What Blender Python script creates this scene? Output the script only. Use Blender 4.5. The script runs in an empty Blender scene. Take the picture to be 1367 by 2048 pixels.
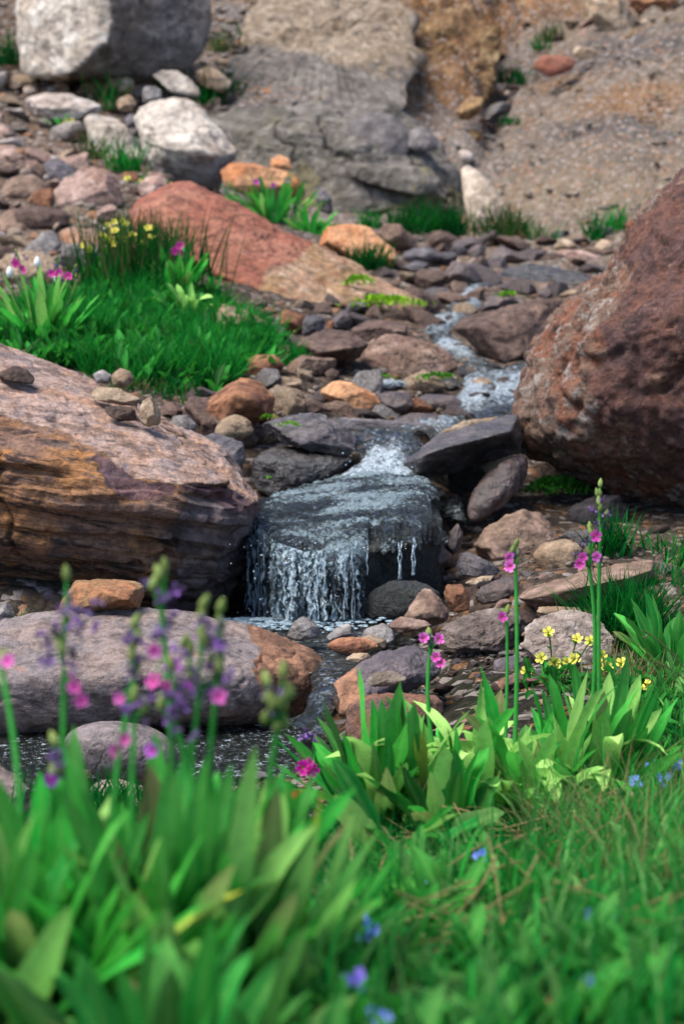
import bpy, bmesh, math, random
import numpy as np
from mathutils import Vector

# ------------------------------------------------------------------ camera
SC = bpy.context.scene
PITCH = math.radians(-7.0)
LENS, SENS = 70.0, 36.0
PW, PH = 1367.0, 2048.0
FPX = PH * LENS / SENS
cam_data = bpy.data.cameras.new('camera')
cam = bpy.data.objects.new('camera', cam_data)
SC.collection.objects.link(cam)
cam.location = (0, 0, 0)
cam.rotation_euler = (math.radians(90) + PITCH, 0, 0)
cam_data.sensor_fit = 'VERTICAL'
cam_data.sensor_height = SENS
cam_data.lens = LENS
cam_data.clip_start = 0.02
cam_data.clip_end = 400
cam_data.dof.use_dof = True
cam_data.dof.focus_distance = 2.75
cam_data.dof.aperture_fstop = 8.2
SC.camera = cam

# ------------------------------------------------------------------ light
SUN_EL, SUN_AZ = math.radians(62), math.radians(-108)    # azimuth from +Y (view direction), negative = left
world = bpy.data.worlds.new('World')
SC.world = world
world.use_nodes = True
wt = world.node_tree
sky = wt.nodes.new('ShaderNodeTexSky')
sky.sky_type = 'NISHITA'
sky.sun_disc = False
sky.sun_elevation = SUN_EL
sky.sun_rotation = SUN_AZ
sky.altitude = 3000
sky.air_density = 0.8
sky.dust_density = 6.0
sky.ozone_density = 0.4
bg = wt.nodes['Background']
wt.links.new(sky.outputs[0], bg.inputs[0])
bg.inputs[1].default_value = 0.07
sd = bpy.data.lights.new('sun', 'SUN')
sd.energy = 1.5
sd.angle = math.radians(42)
sd.color = (1.0, 0.965, 0.92)
so = bpy.data.objects.new('sun', sd)
SC.collection.objects.link(so)
to_sun = Vector((math.sin(SUN_AZ) * math.cos(SUN_EL), math.cos(SUN_AZ) * math.cos(SUN_EL), math.sin(SUN_EL)))
so.rotation_euler = to_sun.to_track_quat('Z', 'Y').to_euler()
so.location = (-3, 2, 6)
SC.view_settings.view_transform = 'Standard'
SC.view_settings.look = 'None'
SC.view_settings.exposure = 2.5
SC.view_settings.gamma = 1.0

# ------------------------------------------------------------------ maths helpers
CP, SP = math.cos(PITCH), math.sin(PITCH)
FWD = np.array([0, CP, SP]); UP = np.array([0, -SP, CP]); RT = np.array([1.0, 0, 0])
rng = np.random.default_rng(7)
random.seed(7)


def ray(px, py):
    px = np.asarray(px, float); py = np.asarray(py, float)
    return (FWD + ((px - PW / 2) / FPX)[..., None] * RT + ((PH / 2 - py) / FPX)[..., None] * UP)


def at(px, py, d):
    """world point seen at photo pixel px,py at depth d along the view axis"""
    return ray(px, py) * np.asarray(d, float)[..., None]


def at_z(px, py, z):
    r = ray(px, py)
    return r * (np.asarray(z, float) / r[..., 2])[..., None]


def proj(p):
    d = p @ FWD
    dd = np.maximum(d, 1e-3)
    return PW / 2 + (p @ RT) / dd * FPX, PH / 2 - (p @ UP) / dd * FPX, d


def _hash(ix, iy, iz, seed):
    h = (ix * 374761393 + iy * 668265263 + iz * 1440662683 + seed * 974634777) & 0xFFFFFFFF
    h = ((h ^ (h >> 13)) * 1274126177) & 0xFFFFFFFF
    h = ((h ^ (h >> 16)) * 2246822519) & 0xFFFFFFFF
    return h ^ (h >> 15)


def gnoise(p, seed=0):
    i = np.floor(p).astype(np.int64); f = p - i
    u = f * f * f * (f * (f * 6 - 15) + 10)
    res = np.zeros(len(p))
    for dx in (0, 1):
        wx = u[:, 0] if dx else 1 - u[:, 0]
        for dy in (0, 1):
            wy = u[:, 1] if dy else 1 - u[:, 1]
            for dz in (0, 1):
                wz = u[:, 2] if dz else 1 - u[:, 2]
                h = _hash(i[:, 0] + dx, i[:, 1] + dy, i[:, 2] + dz, seed)
                gx = (h & 1023) / 511.5 - 1; gy = ((h >> 10) & 1023) / 511.5 - 1; gz = ((h >> 20) & 1023) / 511.5 - 1
                res += wx * wy * wz * (gx * (f[:, 0] - dx) + gy * (f[:, 1] - dy) + gz * (f[:, 2] - dz))
    return res * 1.3


def fbm(p, octv=4, seed=0, gain=0.5, lac=2.03):
    a, s, r = 1.0, 1.0, 0
    for k in range(octv):
        r = r + a * gnoise(p * s + k * 17.3, seed + k * 31)
        a *= gain; s *= lac
    return r


def ridged(p, octv=4, seed=0, gain=0.5, lac=2.1):
    a, s, r = 1.0, 1.0, 0
    for k in range(octv):
        r = r + a * (1 - 2.2 * np.abs(gnoise(p * s + k * 11.7, seed + k * 29)))
        a *= gain; s *= lac
    return r


def rand1(n, seed):
    n = np.asarray(n).astype(np.int64)
    return (_hash(n, n * 0 + 3, n * 0 + 7, seed) & 0xFFFF) / 65535.0


def steps(s, seed, sharp=0.25):
    """random value per layer, with a quick change between layers"""
    i = np.floor(s); f = s - i
    a = rand1(i, seed); b = rand1(i + 1, seed)
    t = np.clip((f - (1 - sharp)) / sharp, 0, 1); t = t * t * (3 - 2 * t)
    return a + (b - a) * t


def sm(x, a, b):
    t = np.clip((x - a) / (b - a), 0, 1)
    return t * t * (3 - 2 * t)


def lin(h):
    h = h.lstrip('#')
    c = [int(h[i:i + 2], 16) / 255 for i in (0, 2, 4)]
    return np.array([x / 12.92 if x <= .04045 else ((x + .055) / 1.055) ** 2.4 for x in c])


def inpoly(px, py, poly):
    px = np.asarray(px, float); py = np.asarray(py, float)
    r = np.zeros(px.shape, bool)
    n = len(poly)
    for k in range(n):
        x0, y0 = poly[k]; x1, y1 = poly[(k + 1) % n]
        if y0 == y1:
            continue
        c = ((y0 > py) != (y1 > py)) & (px < (x1 - x0) * (py - y0) / (y1 - y0) + x0)
        r ^= c
    return r


# ------------------------------------------------------------------ mesh helpers
def mesh_np(name, V, F, cols=None, smooth=True):
    """V (n,3); F list of arrays (m,3)/(m,4) or one array"""
    if not isinstance(F, (list, tuple)):
        F = [F]
    F = [np.asarray(f, np.int64) for f in F if len(f)]
    me = bpy.data.meshes.new(name)
    me.vertices.add(len(V))
    me.vertices.foreach_set('co', np.asarray(V, np.float32).ravel())
    idx = np.concatenate([f.ravel() for f in F])
    tot = np.concatenate([np.full(len(f), f.shape[1]) for f in F])
    st = np.concatenate([[0], np.cumsum(tot)[:-1]])
    me.loops.add(len(idx)); me.loops.foreach_set('vertex_index', idx.astype(np.int32))
    me.polygons.add(len(tot))
    me.polygons.foreach_set('loop_start', st.astype(np.int32))
    me.polygons.foreach_set('loop_total', tot.astype(np.int32))
    me.polygons.foreach_set('use_smooth', np.full(len(tot), smooth, bool))
    me.update(calc_edges=True)
    me.validate()
    if cols is not None:
        for nm, arr in cols.items():
            a = me.color_attributes.new(nm, 'FLOAT_COLOR', 'POINT')
            c = np.ones((len(V), 4), np.float32)
            c[:, :arr.shape[1]] = arr
            a.data.foreach_set('color', c.ravel())
    return me


class Acc:
    """collects pieces into one mesh"""
    def __init__(self):
        self.V = []; self.T = []; self.Q = []; self.C = []; self.n = 0; self.MT = []; self.MQ = []

    def add(self, V, F, col, mi=0):
        V = np.asarray(V, float); F = np.asarray(F, np.int64) + self.n
        self.V.append(V)
        col = np.asarray(col, float)
        self.C.append(np.broadcast_to(col, (len(V), 3)) if col.ndim == 1 else col)
        if F.shape[1] == 3:
            self.T.append(F); self.MT.append(np.full(len(F), mi))
        else:
            self.Q.append(F); self.MQ.append(np.full(len(F), mi))
        self.n += len(V)

    def mesh(self, name, mats, smooth=True):
        F = []
        M = []
        if self.T: F.append(np.concatenate(self.T)); M.append(np.concatenate(self.MT))
        if self.Q: F.append(np.concatenate(self.Q)); M.append(np.concatenate(self.MQ))
        me = mesh_np(name, np.concatenate(self.V), F, {'col': np.concatenate(self.C)}, smooth)
        for m in mats: me.materials.append(m)
        if len(mats) > 1:
            me.polygons.foreach_set('material_index', np.concatenate(M).astype(np.int32))
        return me

    def obj(self, name, mats, parent=None, loc=None, smooth=True):
        return link(name, self.mesh(name, mats if isinstance(mats, (list, tuple)) else [mats], smooth), parent, loc)


def link(name, me, parent=None, loc=None):
    o = bpy.data.objects.new(name, me)
    SC.collection.objects.link(o)
    if parent: o.parent = parent
    if loc is not None: o.location = loc
    return o


def tag(o, label, cat, group=None):
    o['label'] = label; o['category'] = cat
    if group: o['group'] = group
    return o


def empty(name, loc, label, cat, group=None):
    o = bpy.data.objects.new(name, None)
    SC.collection.objects.link(o)
    o.location = [float(v) for v in loc]
    o.empty_display_size = 0.05
    return tag(o, label, cat, group)


_cs = {}
def cubesphere(n):
    if n in _cs: return _cs[n]
    t = np.tan(np.linspace(-math.pi / 4, math.pi / 4, n + 1))
    a, b = np.meshgrid(t, t, indexing='ij')
    o = np.ones_like(a)
    P = np.concatenate([np.stack(s, -1).reshape(-1, 3) for s in
                        ((o, a, b), (-o, b, a), (b, o, a), (a, -o, b), (a, b, o), (b, a, -o))])
    k = np.arange((n + 1) ** 2).reshape(n + 1, n + 1)
    q = np.stack([k[:-1, :-1], k[1:, :-1], k[1:, 1:], k[:-1, 1:]], -1).reshape(-1, 4)
    Q = np.concatenate([q + i * (n + 1) ** 2 for i in range(6)])
    key = np.round(P * 1e6).astype(np.int64)
    _, first, inv = np.unique(key, axis=0, return_index=True, return_inverse=True)
    P = P[first]; Q = inv.reshape(-1)[Q]
    P = P / np.linalg.norm(P, axis=1)[:, None]
    # faces outward
    c = np.cross(P[Q[:, 1]] - P[Q[:, 0]], P[Q[:, 2]] - P[Q[:, 0]])
    flip = (c * P[Q[:, 0]]).sum(1) < 0
    Q[flip] = Q[flip][:, ::-1]
    _cs[n] = (P, Q)
    return _cs[n]


def hull_planes(P):
    bm = bmesh.new()
    for p in P: bm.verts.new(p)
    r = bmesh.ops.convex_hull(bm, input=bm.verts[:])
    bm.normal_update()
    N, D = [], []
    for f in bm.faces:
        n = np.array(f.normal)
        if np.linalg.norm(n) < .5: continue
        d = float(n @ np.array(f.verts[0].co))
        if d < 0: n, d = -n, -d
        N.append(n); D.append(max(d, 1e-3))
    bm.free()
    N = np.array(N); D = np.array(D)
    keep = []
    for i in range(len(N)):
        if all((N[i] @ N[j] < 0.985) or abs(D[i] - D[j]) > .05 * D[i] + 1e-4 for j in keep): keep.append(i)
    return N[keep], D[keep]


def vnormals(V, Q):
    n = np.zeros_like(V)
    fn = np.cross(V[Q[:, 2]] - V[Q[:, 0]], V[Q[:, 3]] - V[Q[:, 1]])
    for k in range(4): np.add.at(n, Q[:, k], fn)
    return n / (np.linalg.norm(n, axis=1)[:, None] + 1e-12)


def star(hulls, center, n, p=24, cuts=0, seed=0):
    """star shaped surface round center from convex hulls of points"""
    allp = np.concatenate(hulls) - center
    ext = np.maximum(np.abs(allp).max(0), 1e-4)
    S, Q = cubesphere(n)
    R = np.zeros(len(S))
    for H in hulls:
        HN = (H - center) / ext
        N, D = hull_planes(HN)
        if cuts:      # broken facets on the side one can see
            rr = np.random.default_rng(seed + 99)
            K = rr.normal(size=(cuts, 3)); K[:, 1] = -np.abs(K[:, 1]) - .1; K[:, 2] += .35
            K /= np.linalg.norm(K, axis=1)[:, None]
            N = np.concatenate([N, K]); D = np.concatenate([D, (K @ HN.T).max(1) * rr.uniform(.58, .92, cuts)])
        a = np.clip((S @ N.T) / D[None, :], 1e-6, None)
        m = a.max(1)
        r = 1 / (m * ((a / m[:, None]) ** p).sum(1) ** (1 / p))
        R = np.maximum(R, r)
    V = S * R[:, None] * ext
    return V, Q


def displace(V, Q, size, seed, o):
    """rock relief; o: dict of options"""
    n = vnormals(V, Q)
    f = o.get('f', 3.0) / size
    d = o.get('a1', .03) * size * fbm(V * f + seed * 3.1, 5, seed, .48)
    if o.get('chip', .04):
        c = gnoise(V * f * 1.7 + seed, seed + 5)
        c2 = gnoise(V * f * 3.6 + seed, seed + 6)
        d += o.get('chip', .04) * size * (np.floor(c * 5 + .5) / 5 * .7 + np.floor(c2 * 4 + .5) / 4 * .4)
    if o.get('strata', 0):
        b = np.array(o.get('bed', (0.1, -0.2, 1.0)), float); b /= np.linalg.norm(b)
        s = (V @ b) * o['layers'] / size + .9 * fbm(V * f * .8, 3, seed + 9)
        m = 1.0
        if o.get('side', True): m = np.clip(1.15 - np.abs(n @ b), 0.1, 1)
        d += o['strata'] * size * m * ((steps(s, seed + 3) - .5) + .5 * (steps(s * 2.7 + 5, seed + 4) - .5) + .55 * (steps((V @ np.array([.8, -.5, .15])) * o['layers'] * .35 / size + 7.31 * np.floor(s) + .6 * fbm(V * f, 2, seed + 14), seed + 15, .12) - .5)) * np.clip(.55 + 1.3 * gnoise(V * f * .7 + 9, seed + 16), .12, 1.2)
    if o.get('crack', 0):
        c = np.abs(gnoise(V * f * .9 + 40, seed + 12) + .15 * gnoise(V * f * 5, seed + 13))
        d -= o['crack'] * size * np.exp(-(c / .03) ** 2)
    d += o.get('a2', .009) * size * fbm(V * f * 9, 3, seed + 21, .6)
    return V + n * d[:, None]

# ------------------------------------------------------------------ terrain
CTRL = [  # photo px, photo py, depth along the view axis
    (0, 2048, 1.15), (683, 2048, 1.12), (1367, 2048, 1.12), (1000, 1850, 1.5), (1367, 1850, 1.5), (400, 1900, 1.4),
    (1000, 1700, 1.9), (1367, 1700, 1.9), (700, 1750, 1.75), (1367, 1560, 2.25), (1100, 1600, 2.2), (750, 1650, 2.12),
    (560, 1600, 2.3), (100, 1620, 2.25), (330, 1600, 2.3), (1300, 1400, 2.62), (1367, 1300, 2.9), (1100, 1400, 2.62), (870, 1480, 2.42),
    (1300, 1200, 3.2), (1200, 1290, 2.95), (1320, 1070, 3.75), (1100, 1100, 3.6), (1000, 1180, 3.35), (850, 1250, 3.15),
    (1050, 1270, 3.0), (690, 1000, 3.95), (600, 930, 4.05), (800, 850, 4.45), (950, 800, 4.8), (1000, 760, 5.0), (900, 690, 5.6),
    (880, 640, 6.1), (930, 590, 6.7), (1050, 540, 7.4), (900, 480, 8.3), (1200, 500, 8.0), (1300, 480, 8.2),
    (1150, 700, 5.5), (1250, 900, 4.5), (1250, 600, 6.6),
    (200, 1200, 3.2), (0, 1240, 3.1), (250, 900, 4.0), (300, 830, 4.15), (500, 830, 4.3), (100, 720, 4.6), (500, 740, 4.75),
    (300, 650, 5.2), (600, 650, 5.5), (50, 600, 5.5), (400, 560, 5.9), (650, 600, 6.1), (50, 480, 6.6), (150, 400, 7.3),
    (300, 440, 6.9), (60, 300, 8.3), (300, 350, 7.9), (560, 450, 7.6), (700, 440, 8.5), (100, 180, 9.6), (300, 180, 9.6),
    (450, 200, 9.6), (500, 100, 10.4), (150, 0, 10.9), (600, 0, 11.0), (430, 400, 8.3), (650, 440, 8.7), (900, 450, 8.75),
    (700, 200, 9.7), (900, 270, 9.9), (900, 100, 11.2), (850, 0, 11.7), (1000, 450, 8.6), (1367, 470, 8.3), (1050, 300, 9.3),
    (1300, 300, 9.1), (1300, 150, 9.9), (1367, 30, 10.5), (1100, 200, 10.1), (1150, 100, 10.8), (1200, 0, 11.6),
    (-600, 1600, 2.3), (-600, 1200, 3.1), (-600, 700, 4.6), (-600, 300, 8), (-800, 0, 10.8), (2000, 1600, 2.2), (2000, 1200, 3.1),
    (2000, 700, 4.8), (2000, 400, 8.3), (2200, 100, 10),
]
CW = at(np.array([c[0] for c in CTRL]), np.array([c[1] for c in CTRL]), np.array([c[2] for c in CTRL]))
BED = [(450, 1500, -.70), (150, 1510, -.70), (30, 1510, -.70), (550, 1560, -.70), (540, 1262, -.64), (650, 1255, -.64), (470, 1250, -.64), (740, 1262, -.63),
       (950, 1345, -.655), (900, 1350, -.655), (640, 1330, -.66), (-150, 1500, -.69), (640, 1400, -.69)]
CW = np.concatenate([CW, np.array([at_z(np.array(a), np.array(b), np.array(z)) for a, b, z in BED]),
                     np.array([(0, 0, -.43), (-2, -1, -.42), (2, -1, -.42), (0, .7, -.44), (0, 20, 5.6), (8, 20, 6), (-8, 20, 6), (-12, 8, 2.5), (12, 8, 2.5), (-6, 3, -.2), (6, 3, -.2)], float)])


def _ker(r2):
    return np.where(r2 > 1e-12, r2 * np.log(r2 + 1e-12), 0)


_P = CW[:, :2]
_n = len(_P)
_K = _ker(((_P[:, None] - _P[None]) ** 2).sum(-1)) + np.eye(_n) * 0.01
_A = np.zeros((_n + 3, _n + 3)); _A[:_n, :_n] = _K
_A[:_n, _n] = 1; _A[:_n, _n + 1:] = _P; _A[_n:, :_n] = _A[:_n, _n:].T
_W = np.linalg.solve(_A, np.concatenate([CW[:, 2], np.zeros(3)]))


def hz(x, y):
    x = np.atleast_1d(np.asarray(x, float)); y = np.atleast_1d(np.asarray(y, float))
    out = np.empty(len(x))
    for s in range(0, len(x), 20000):
        q = np.stack([x[s:s + 20000], y[s:s + 20000]], -1)
        out[s:s + 20000] = _ker(((q[:, None] - _P[None]) ** 2).sum(-1)) @ _W[:_n] + _W[_n] + q @ _W[_n + 1:]
    return out


_gx = np.arange(-9, 9.01, .06); _gy = np.arange(-.5, 17, .05)
_GZ = hz(np.repeat(_gx, len(_gy)), np.tile(_gy, len(_gx))).reshape(len(_gx), len(_gy))


def hzf(x, y):
    a = np.clip((x + 9) / .06, 0, len(_gx) - 1.001); b = np.clip((y + .5) / .05, 0, len(_gy) - 1.001)
    i = a.astype(int); j = b.astype(int); a = a - i; b = b - j
    return (_GZ[i, j] * (1 - a) + _GZ[i + 1, j] * a) * (1 - b) + (_GZ[i, j + 1] * (1 - a) + _GZ[i + 1, j + 1] * a) * b


def hit(px, py):
    """depth at which the ray through a photo pixel meets the ground"""
    px = np.atleast_1d(np.asarray(px, float)); py = np.atleast_1d(np.asarray(py, float))
    ds = 0.8 * (16 / 0.8) ** np.linspace(0, 1, 160)
    res = np.full(len(px), np.nan)
    prev = None
    r = ray(px, py)
    for d in ds:
        P = r * d
        below = P[:, 2] - hzf(P[:, 0], P[:, 1])
        if prev is not None:
            new = np.isnan(res) & (below <= 0) & (prev > 0)
            t = prev / (prev - below + 1e-9)
            res[new] = (pd + (d - pd) * t)[new]
        prev = below; pd = d
    res[np.isnan(res)] = 14.0
    return res


def ground_at(px, py):
    d = hit(px, py)
    return at(np.atleast_1d(px), np.atleast_1d(py), d)


NV, NU = 620, 380
tt = np.linspace(0, 1, NV)
ys = np.concatenate([-1.2 + (1.8) * np.linspace(0, 1, 24)[:-1], 0.6 * (14 / .6) ** np.linspace(0, 1, NV), np.linspace(14.3, 24, 16)])
us = np.linspace(-1, 1, NU); us = .16 * us + .84 * us ** 5
X = us[None, :] * (4 + 1.2 * np.abs(ys))[:, None]
Y = np.repeat(ys[:, None], NU, 1)
X = X.ravel(); Y = Y.ravel()
Z = hz(X, Y)
GP = np.stack([X, Y, Z], -1)
gpx, gpy, gd = proj(GP)
far = sm(Y, 6.5, 9.0)
near = 1 - sm(Y, 2.6, 3.4)
Z = Z + fbm(GP * 3.0, 4, 3) * (.012 + .05 * far) + fbm(GP * 14, 3, 4) * (.006 + .010 * far)
# eroded relief on the bank: ledges running down to the right on the right bank, level ones on the rest
wob = .25 * fbm(GP * 1.3, 3, 8)
rightbank = sm(gpx + (gpy - 250) * .3, 980, 1060) * far
s1 = (GP[:, 2] * 1.0 + .25 * GP[:, 0] + wob) * 7
s2 = (GP[:, 2] * 1.2 + .45 * GP[:, 0] + wob) * 9
Z += far * .05 * (steps(np.where(rightbank > .5, s2, s1), 5) - .5)
gw = 55 * fbm(GP * 1.6, 3, 77) + 25 * gnoise(GP * 7, 78)
gully = sm(gpx + gw * .5, 790, 835) * (1 - sm(gpx + gw + .18 * (gpy - 100), 965, 1010)) * (1 - sm(gpy + gw * .6, 215, 290)) * far
topoch = sm(gpx + gw, 690, 800) * (1 - sm(gpx + gw, 1080, 1180)) * (1 - sm(gpy + gw * .7, 30, 90)) * far
rill = ridged(GP * np.array([5, 5, 3.5]), 4, 15)
Z += gully * (.09 * rill + .10)
Z -= far * .12 * np.exp(-((gpx + .12 * (gpy - 200) - 990) / 26) ** 2) * (1 - sm(gpy, 270, 330))
# col
def mixc(a, b, t): return a + (b - a) * t[:, None]
c = np.repeat(lin('3f342b')[None], len(X), 0)                      # stream bed grit
n1 = fbm(GP * 2.2, 4, 51); n2 = fbm(GP * np.array([1.0, 1.0, 5.0]), 4, 52); n3 = gnoise(GP * 9, 53)
c = mixc(c, lin('5f5145'), sm(n1, -.1, .5) * sm(Y, 3.6, 5))
left = (1 - sm(gpx, 380, 470)) * sm(Y, 5.6, 6.6)
c = mixc(c, lin('56483d'), left); c = mixc(c, lin('44382d'), left * sm(n1, -.2, .5) * .8)
bankc = far * (1 - left)
grey = mixc(np.repeat(lin('6a6159')[None], len(X), 0), lin('5b5654'), sm(n2, 0, .5))
grey = mixc(grey, lin('735a3e'), sm(n1, .25, .6) * .7)
c = mixc(c, grey, bankc)
rb = mixc(np.repeat(lin('685c50')[None], len(X), 0), lin('795a3d'), sm(n2, .12, .5) * .8)
rb = mixc(rb, lin('4a4645'), sm(fbm(GP * np.array([.8, .8, 4.5]) + 9, 4, 55), .05, .45) * .85 * sm(gpx - .8 * gpy, 700, 950))
rb = mixc(rb, lin('7a6a56'), sm(gpy, 300, 380) * .6)
c = mixc(c, rb, rightbank)
gu = mixc(np.repeat(lin('92632f')[None], len(X), 0), lin('5b4029'), sm(rill, .2, 1.1))
gu = mixc(gu, lin('94795a'), sm(n1, .15, .5) * .7)
c = mixc(c, gu, np.clip(np.maximum(gully, topoch * .75), 0, 1))
soil = mixc(np.repeat(lin('1f1810')[None], len(X), 0), lin('141c0b'), sm(n1, -.3, .3))
c = mixc(c, soil, near * sm(Z, -.64, -.6))
md = inpoly(gpx, gpy, [(-400, 610), (100, 590), (240, 500), (380, 540), (500, 620), (560, 700), (470, 800), (390, 810), (250, 760), (100, 720), (-400, 730)])
c = mixc(c, lin('243015'), md * 1.0 * (gd > 3.8) * (gd < 7))
Q = np.arange(len(X)).reshape(len(ys), NU)
Q = np.stack([Q[:-1, :-1], Q[:-1, 1:], Q[1:, 1:], Q[1:, :-1]], -1).reshape(-1, 4)
GROUND_V = np.stack([X, Y, Z], -1)
ground_me = mesh_np('ground', GROUND_V, Q, {'col': c})
ground = link('ground', ground_me)
ground['kind'] = 'structure'

# ------------------------------------------------------------------ materials
def nodes(name):
    m = bpy.data.materials.new(name); m.use_nodes = True
    t = m.node_tree
    for n in list(t.nodes): t.nodes.remove(n)
    out = t.nodes.new('ShaderNodeOutputMaterial')
    return m, t, out


def N(t, typ, **kw):
    n = t.nodes.new(typ)
    for k, v in kw.items():
        if k.startswith('i_'):
            key = k[2:]
            n.inputs[int(key) if key.isdigit() else key].default_value = v
        else:
            setattr(n, k, v)
    return n


def L(t, a, b): t.links.new(a, b)


def noise(t, vec, scale, detail=5, rough=.55, dist=0.0):
    n = N(t, 'ShaderNodeTexNoise', noise_dimensions='3D')
    n.inputs['Scale'].default_value = scale; n.inputs['Detail'].default_value = detail
    n.inputs['Roughness'].default_value = rough; n.inputs['Distortion'].default_value = dist
    if vec is not None: L(t, vec, n.inputs['Vector'])
    return n.outputs['Fac']


def rampf(t, fac, a, b):
    r = N(t, 'ShaderNodeMapRange', interpolation_type='SMOOTHSTEP')
    r.inputs['From Min'].default_value = a; r.inputs['From Max'].default_value = b
    L(t, fac, r.inputs['Value'])
    return r.outputs['Result']


def mixcol(t, fac, a, b, mode='MIX'):
    m = N(t, 'ShaderNodeMix', data_type='RGBA', blend_type=mode, clamp_factor=True)
    if isinstance(fac, (int, float)): m.inputs[0].default_value = fac
    else: L(t, fac, m.inputs[0])
    for s, v in ((6, a), (7, b)):
        if isinstance(v, np.ndarray) or isinstance(v, (tuple, list)): m.inputs[s].default_value = (*[float(x) for x in v[:3]], 1)
        else: L(t, v, m.inputs[s])
    return m.outputs[2]


def math_(t, op, a, b=0.0):
    m = N(t, 'ShaderNodeMath', operation=op)
    for s, v in ((0, a), (1, b)):
        if isinstance(v, (int, float)): m.inputs[s].default_value = v
        else: L(t, v, m.inputs[s])
    return m.outputs[0]


def rock_nodes(t, v, rnd, c1, c2, c3, ps=1.0, speck='2b2523', speck_amt=.35, lich=None, lich_lo=.58, strata=0.0, bed=(0, 0, 0), rough=.85, bump=1.0, wet=0.0):
    """mineral surface: three colours in patches, bedding streaks, grains, lichen; scales are per metre"""
    big = noise(t, v, 5 * ps, 6, .6, .6)
    med = noise(t, v, 16 * ps, 7, .65, .3)
    fine = noise(t, v, 70 * ps, 6, .7)
    col = mixcol(t, rampf(t, big, .42, .6), lin(c1), lin(c2))
    col = mixcol(t, rampf(t, med, .5, .66), col, lin(c3))
    height = math_(t, 'ADD', math_(t, 'MULTIPLY', med, .5), math_(t, 'MULTIPLY', fine, .35))
    if strata:
        mp = N(t, 'ShaderNodeMapping', vector_type='TEXTURE'); mp.inputs['Rotation'].default_value = bed
        mp.inputs['Scale'].default_value = (1, 1, .11)
        L(t, v, mp.inputs['Vector'])
        st = noise(t, mp.outputs[0], 6 * ps, 8, .68, .25)
        col = mixcol(t, math_(t, 'MULTIPLY', rampf(t, st, .5, .62), strata), col, lin(speck))
        col = mixcol(t, math_(t, 'MULTIPLY', rampf(t, st, .46, .36), strata), col, lin(c3))
        height = math_(t, 'ADD', height, math_(t, 'MULTIPLY', st, 1.1 * strata))
    if lich:
        ln = noise(t, v, 11 * ps, 9, .72, .2)
        col = mixcol(t, math_(t, 'MULTIPLY', rampf(t, ln, lich_lo, lich_lo + .09), .85), col, lin(lich))
    gr = noise(t, v, 240, 3, .7)
    col = mixcol(t, math_(t, 'MULTIPLY', rampf(t, gr, .54, .68), speck_amt), col, lin(speck))
    gl = noise(t, v, 150 * ps, 2, .6)
    col = mixcol(t, math_(t, 'MULTIPLY', rampf(t, gl, .6, .72), speck_amt * .7), col, lin(c2) * 1.5 + .03)
    # each stone a little lighter or darker than the next
    hs = N(t, 'ShaderNodeHueSaturation'); L(t, col, hs.inputs['Color'])
    stain = noise(t, v, 32 * ps, 8, .72, .4)
    L(t, math_(t, 'MULTIPLY', math_(t, 'ADD', math_(t, 'MULTIPLY', rnd, .34), .83), math_(t, 'ADD', .52, math_(t, 'MULTIPLY', rampf(t, stain, .36, .6), .62))), hs.inputs['Value'])
    hs.inputs['Saturation'].default_value = .97
    if wet: rg = math_(t, 'ADD', math_(t, 'MULTIPLY', rampf(t, med, .4, .6), .3), rough - .2)
    else: rg = math_(t, 'ADD', rough, 0.0)
    return hs.outputs[0], math_(t, 'MULTIPLY', height, bump), rg


def mixf(t, fac, a, b):
    return math_(t, 'ADD', math_(t, 'MULTIPLY', a, math_(t, 'SUBTRACT', 1.0, fac)), math_(t, 'MULTIPLY', b, fac))


SPEC = {}


def rock_mat(name, *a, **k):
    """one rock kind, remembered so that kinds can grade into each other on one boulder"""
    m = make_rock([(a, k)], name)
    SPEC[m.name] = (a, k)
    return m


def make_rock(specs, name):
    m, t, out = nodes(name)
    tc = N(t, 'ShaderNodeTexCoord'); oi = N(t, 'ShaderNodeObjectInfo')
    off = N(t, 'ShaderNodeVectorMath', operation='SCALE'); off.inputs[0].default_value = (7, 13, 5)
    L(t, oi.outputs['Random'], off.inputs['Scale'])
    ad = N(t, 'ShaderNodeVectorMath', operation='ADD'); L(t, tc.outputs['Object'], ad.inputs[0]); L(t, off.outputs[0], ad.inputs[1])
    v = ad.outputs[0]
    col, hgt, rg = rock_nodes(t, v, oi.outputs['Random'], *specs[0][0], **specs[0][1])
    if len(specs) > 1:
        za = N(t, 'ShaderNodeAttribute', attribute_name='zone'); sp = N(t, 'ShaderNodeSeparateColor'); L(t, za.outputs['Color'], sp.inputs[0])
        wob = math_(t, 'MULTIPLY', math_(t, 'SUBTRACT', noise(t, v, 24, 9, .75, .3), .5), 1.7)
        for k, (a, kw) in enumerate(specs[1:]):
            c2, h2, r2 = rock_nodes(t, v, oi.outputs['Random'], *a, **kw)
            f = rampf(t, math_(t, 'ADD', sp.outputs[k], wob), .38, .62)
            col = mixcol(t, f, col, c2); hgt = mixf(t, f, hgt, h2); rg = mixf(t, f, rg, r2)
    b = N(t, 'ShaderNodeBsdfPrincipled')
    L(t, col, b.inputs['Base Color']); L(t, rg, b.inputs['Roughness'])
    b.inputs['Specular IOR Level'].default_value = .6 if specs[0][1].get('wet') else .25
    bp = N(t, 'ShaderNodeBump'); bp.inputs['Strength'].default_value = .85
    bp.inputs['Distance'].default_value = .02
    L(t, hgt, bp.inputs['Height']); L(t, bp.outputs[0], b.inputs['Normal'])
    L(t, b.outputs[0], out.inputs[0])
    return m


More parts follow.
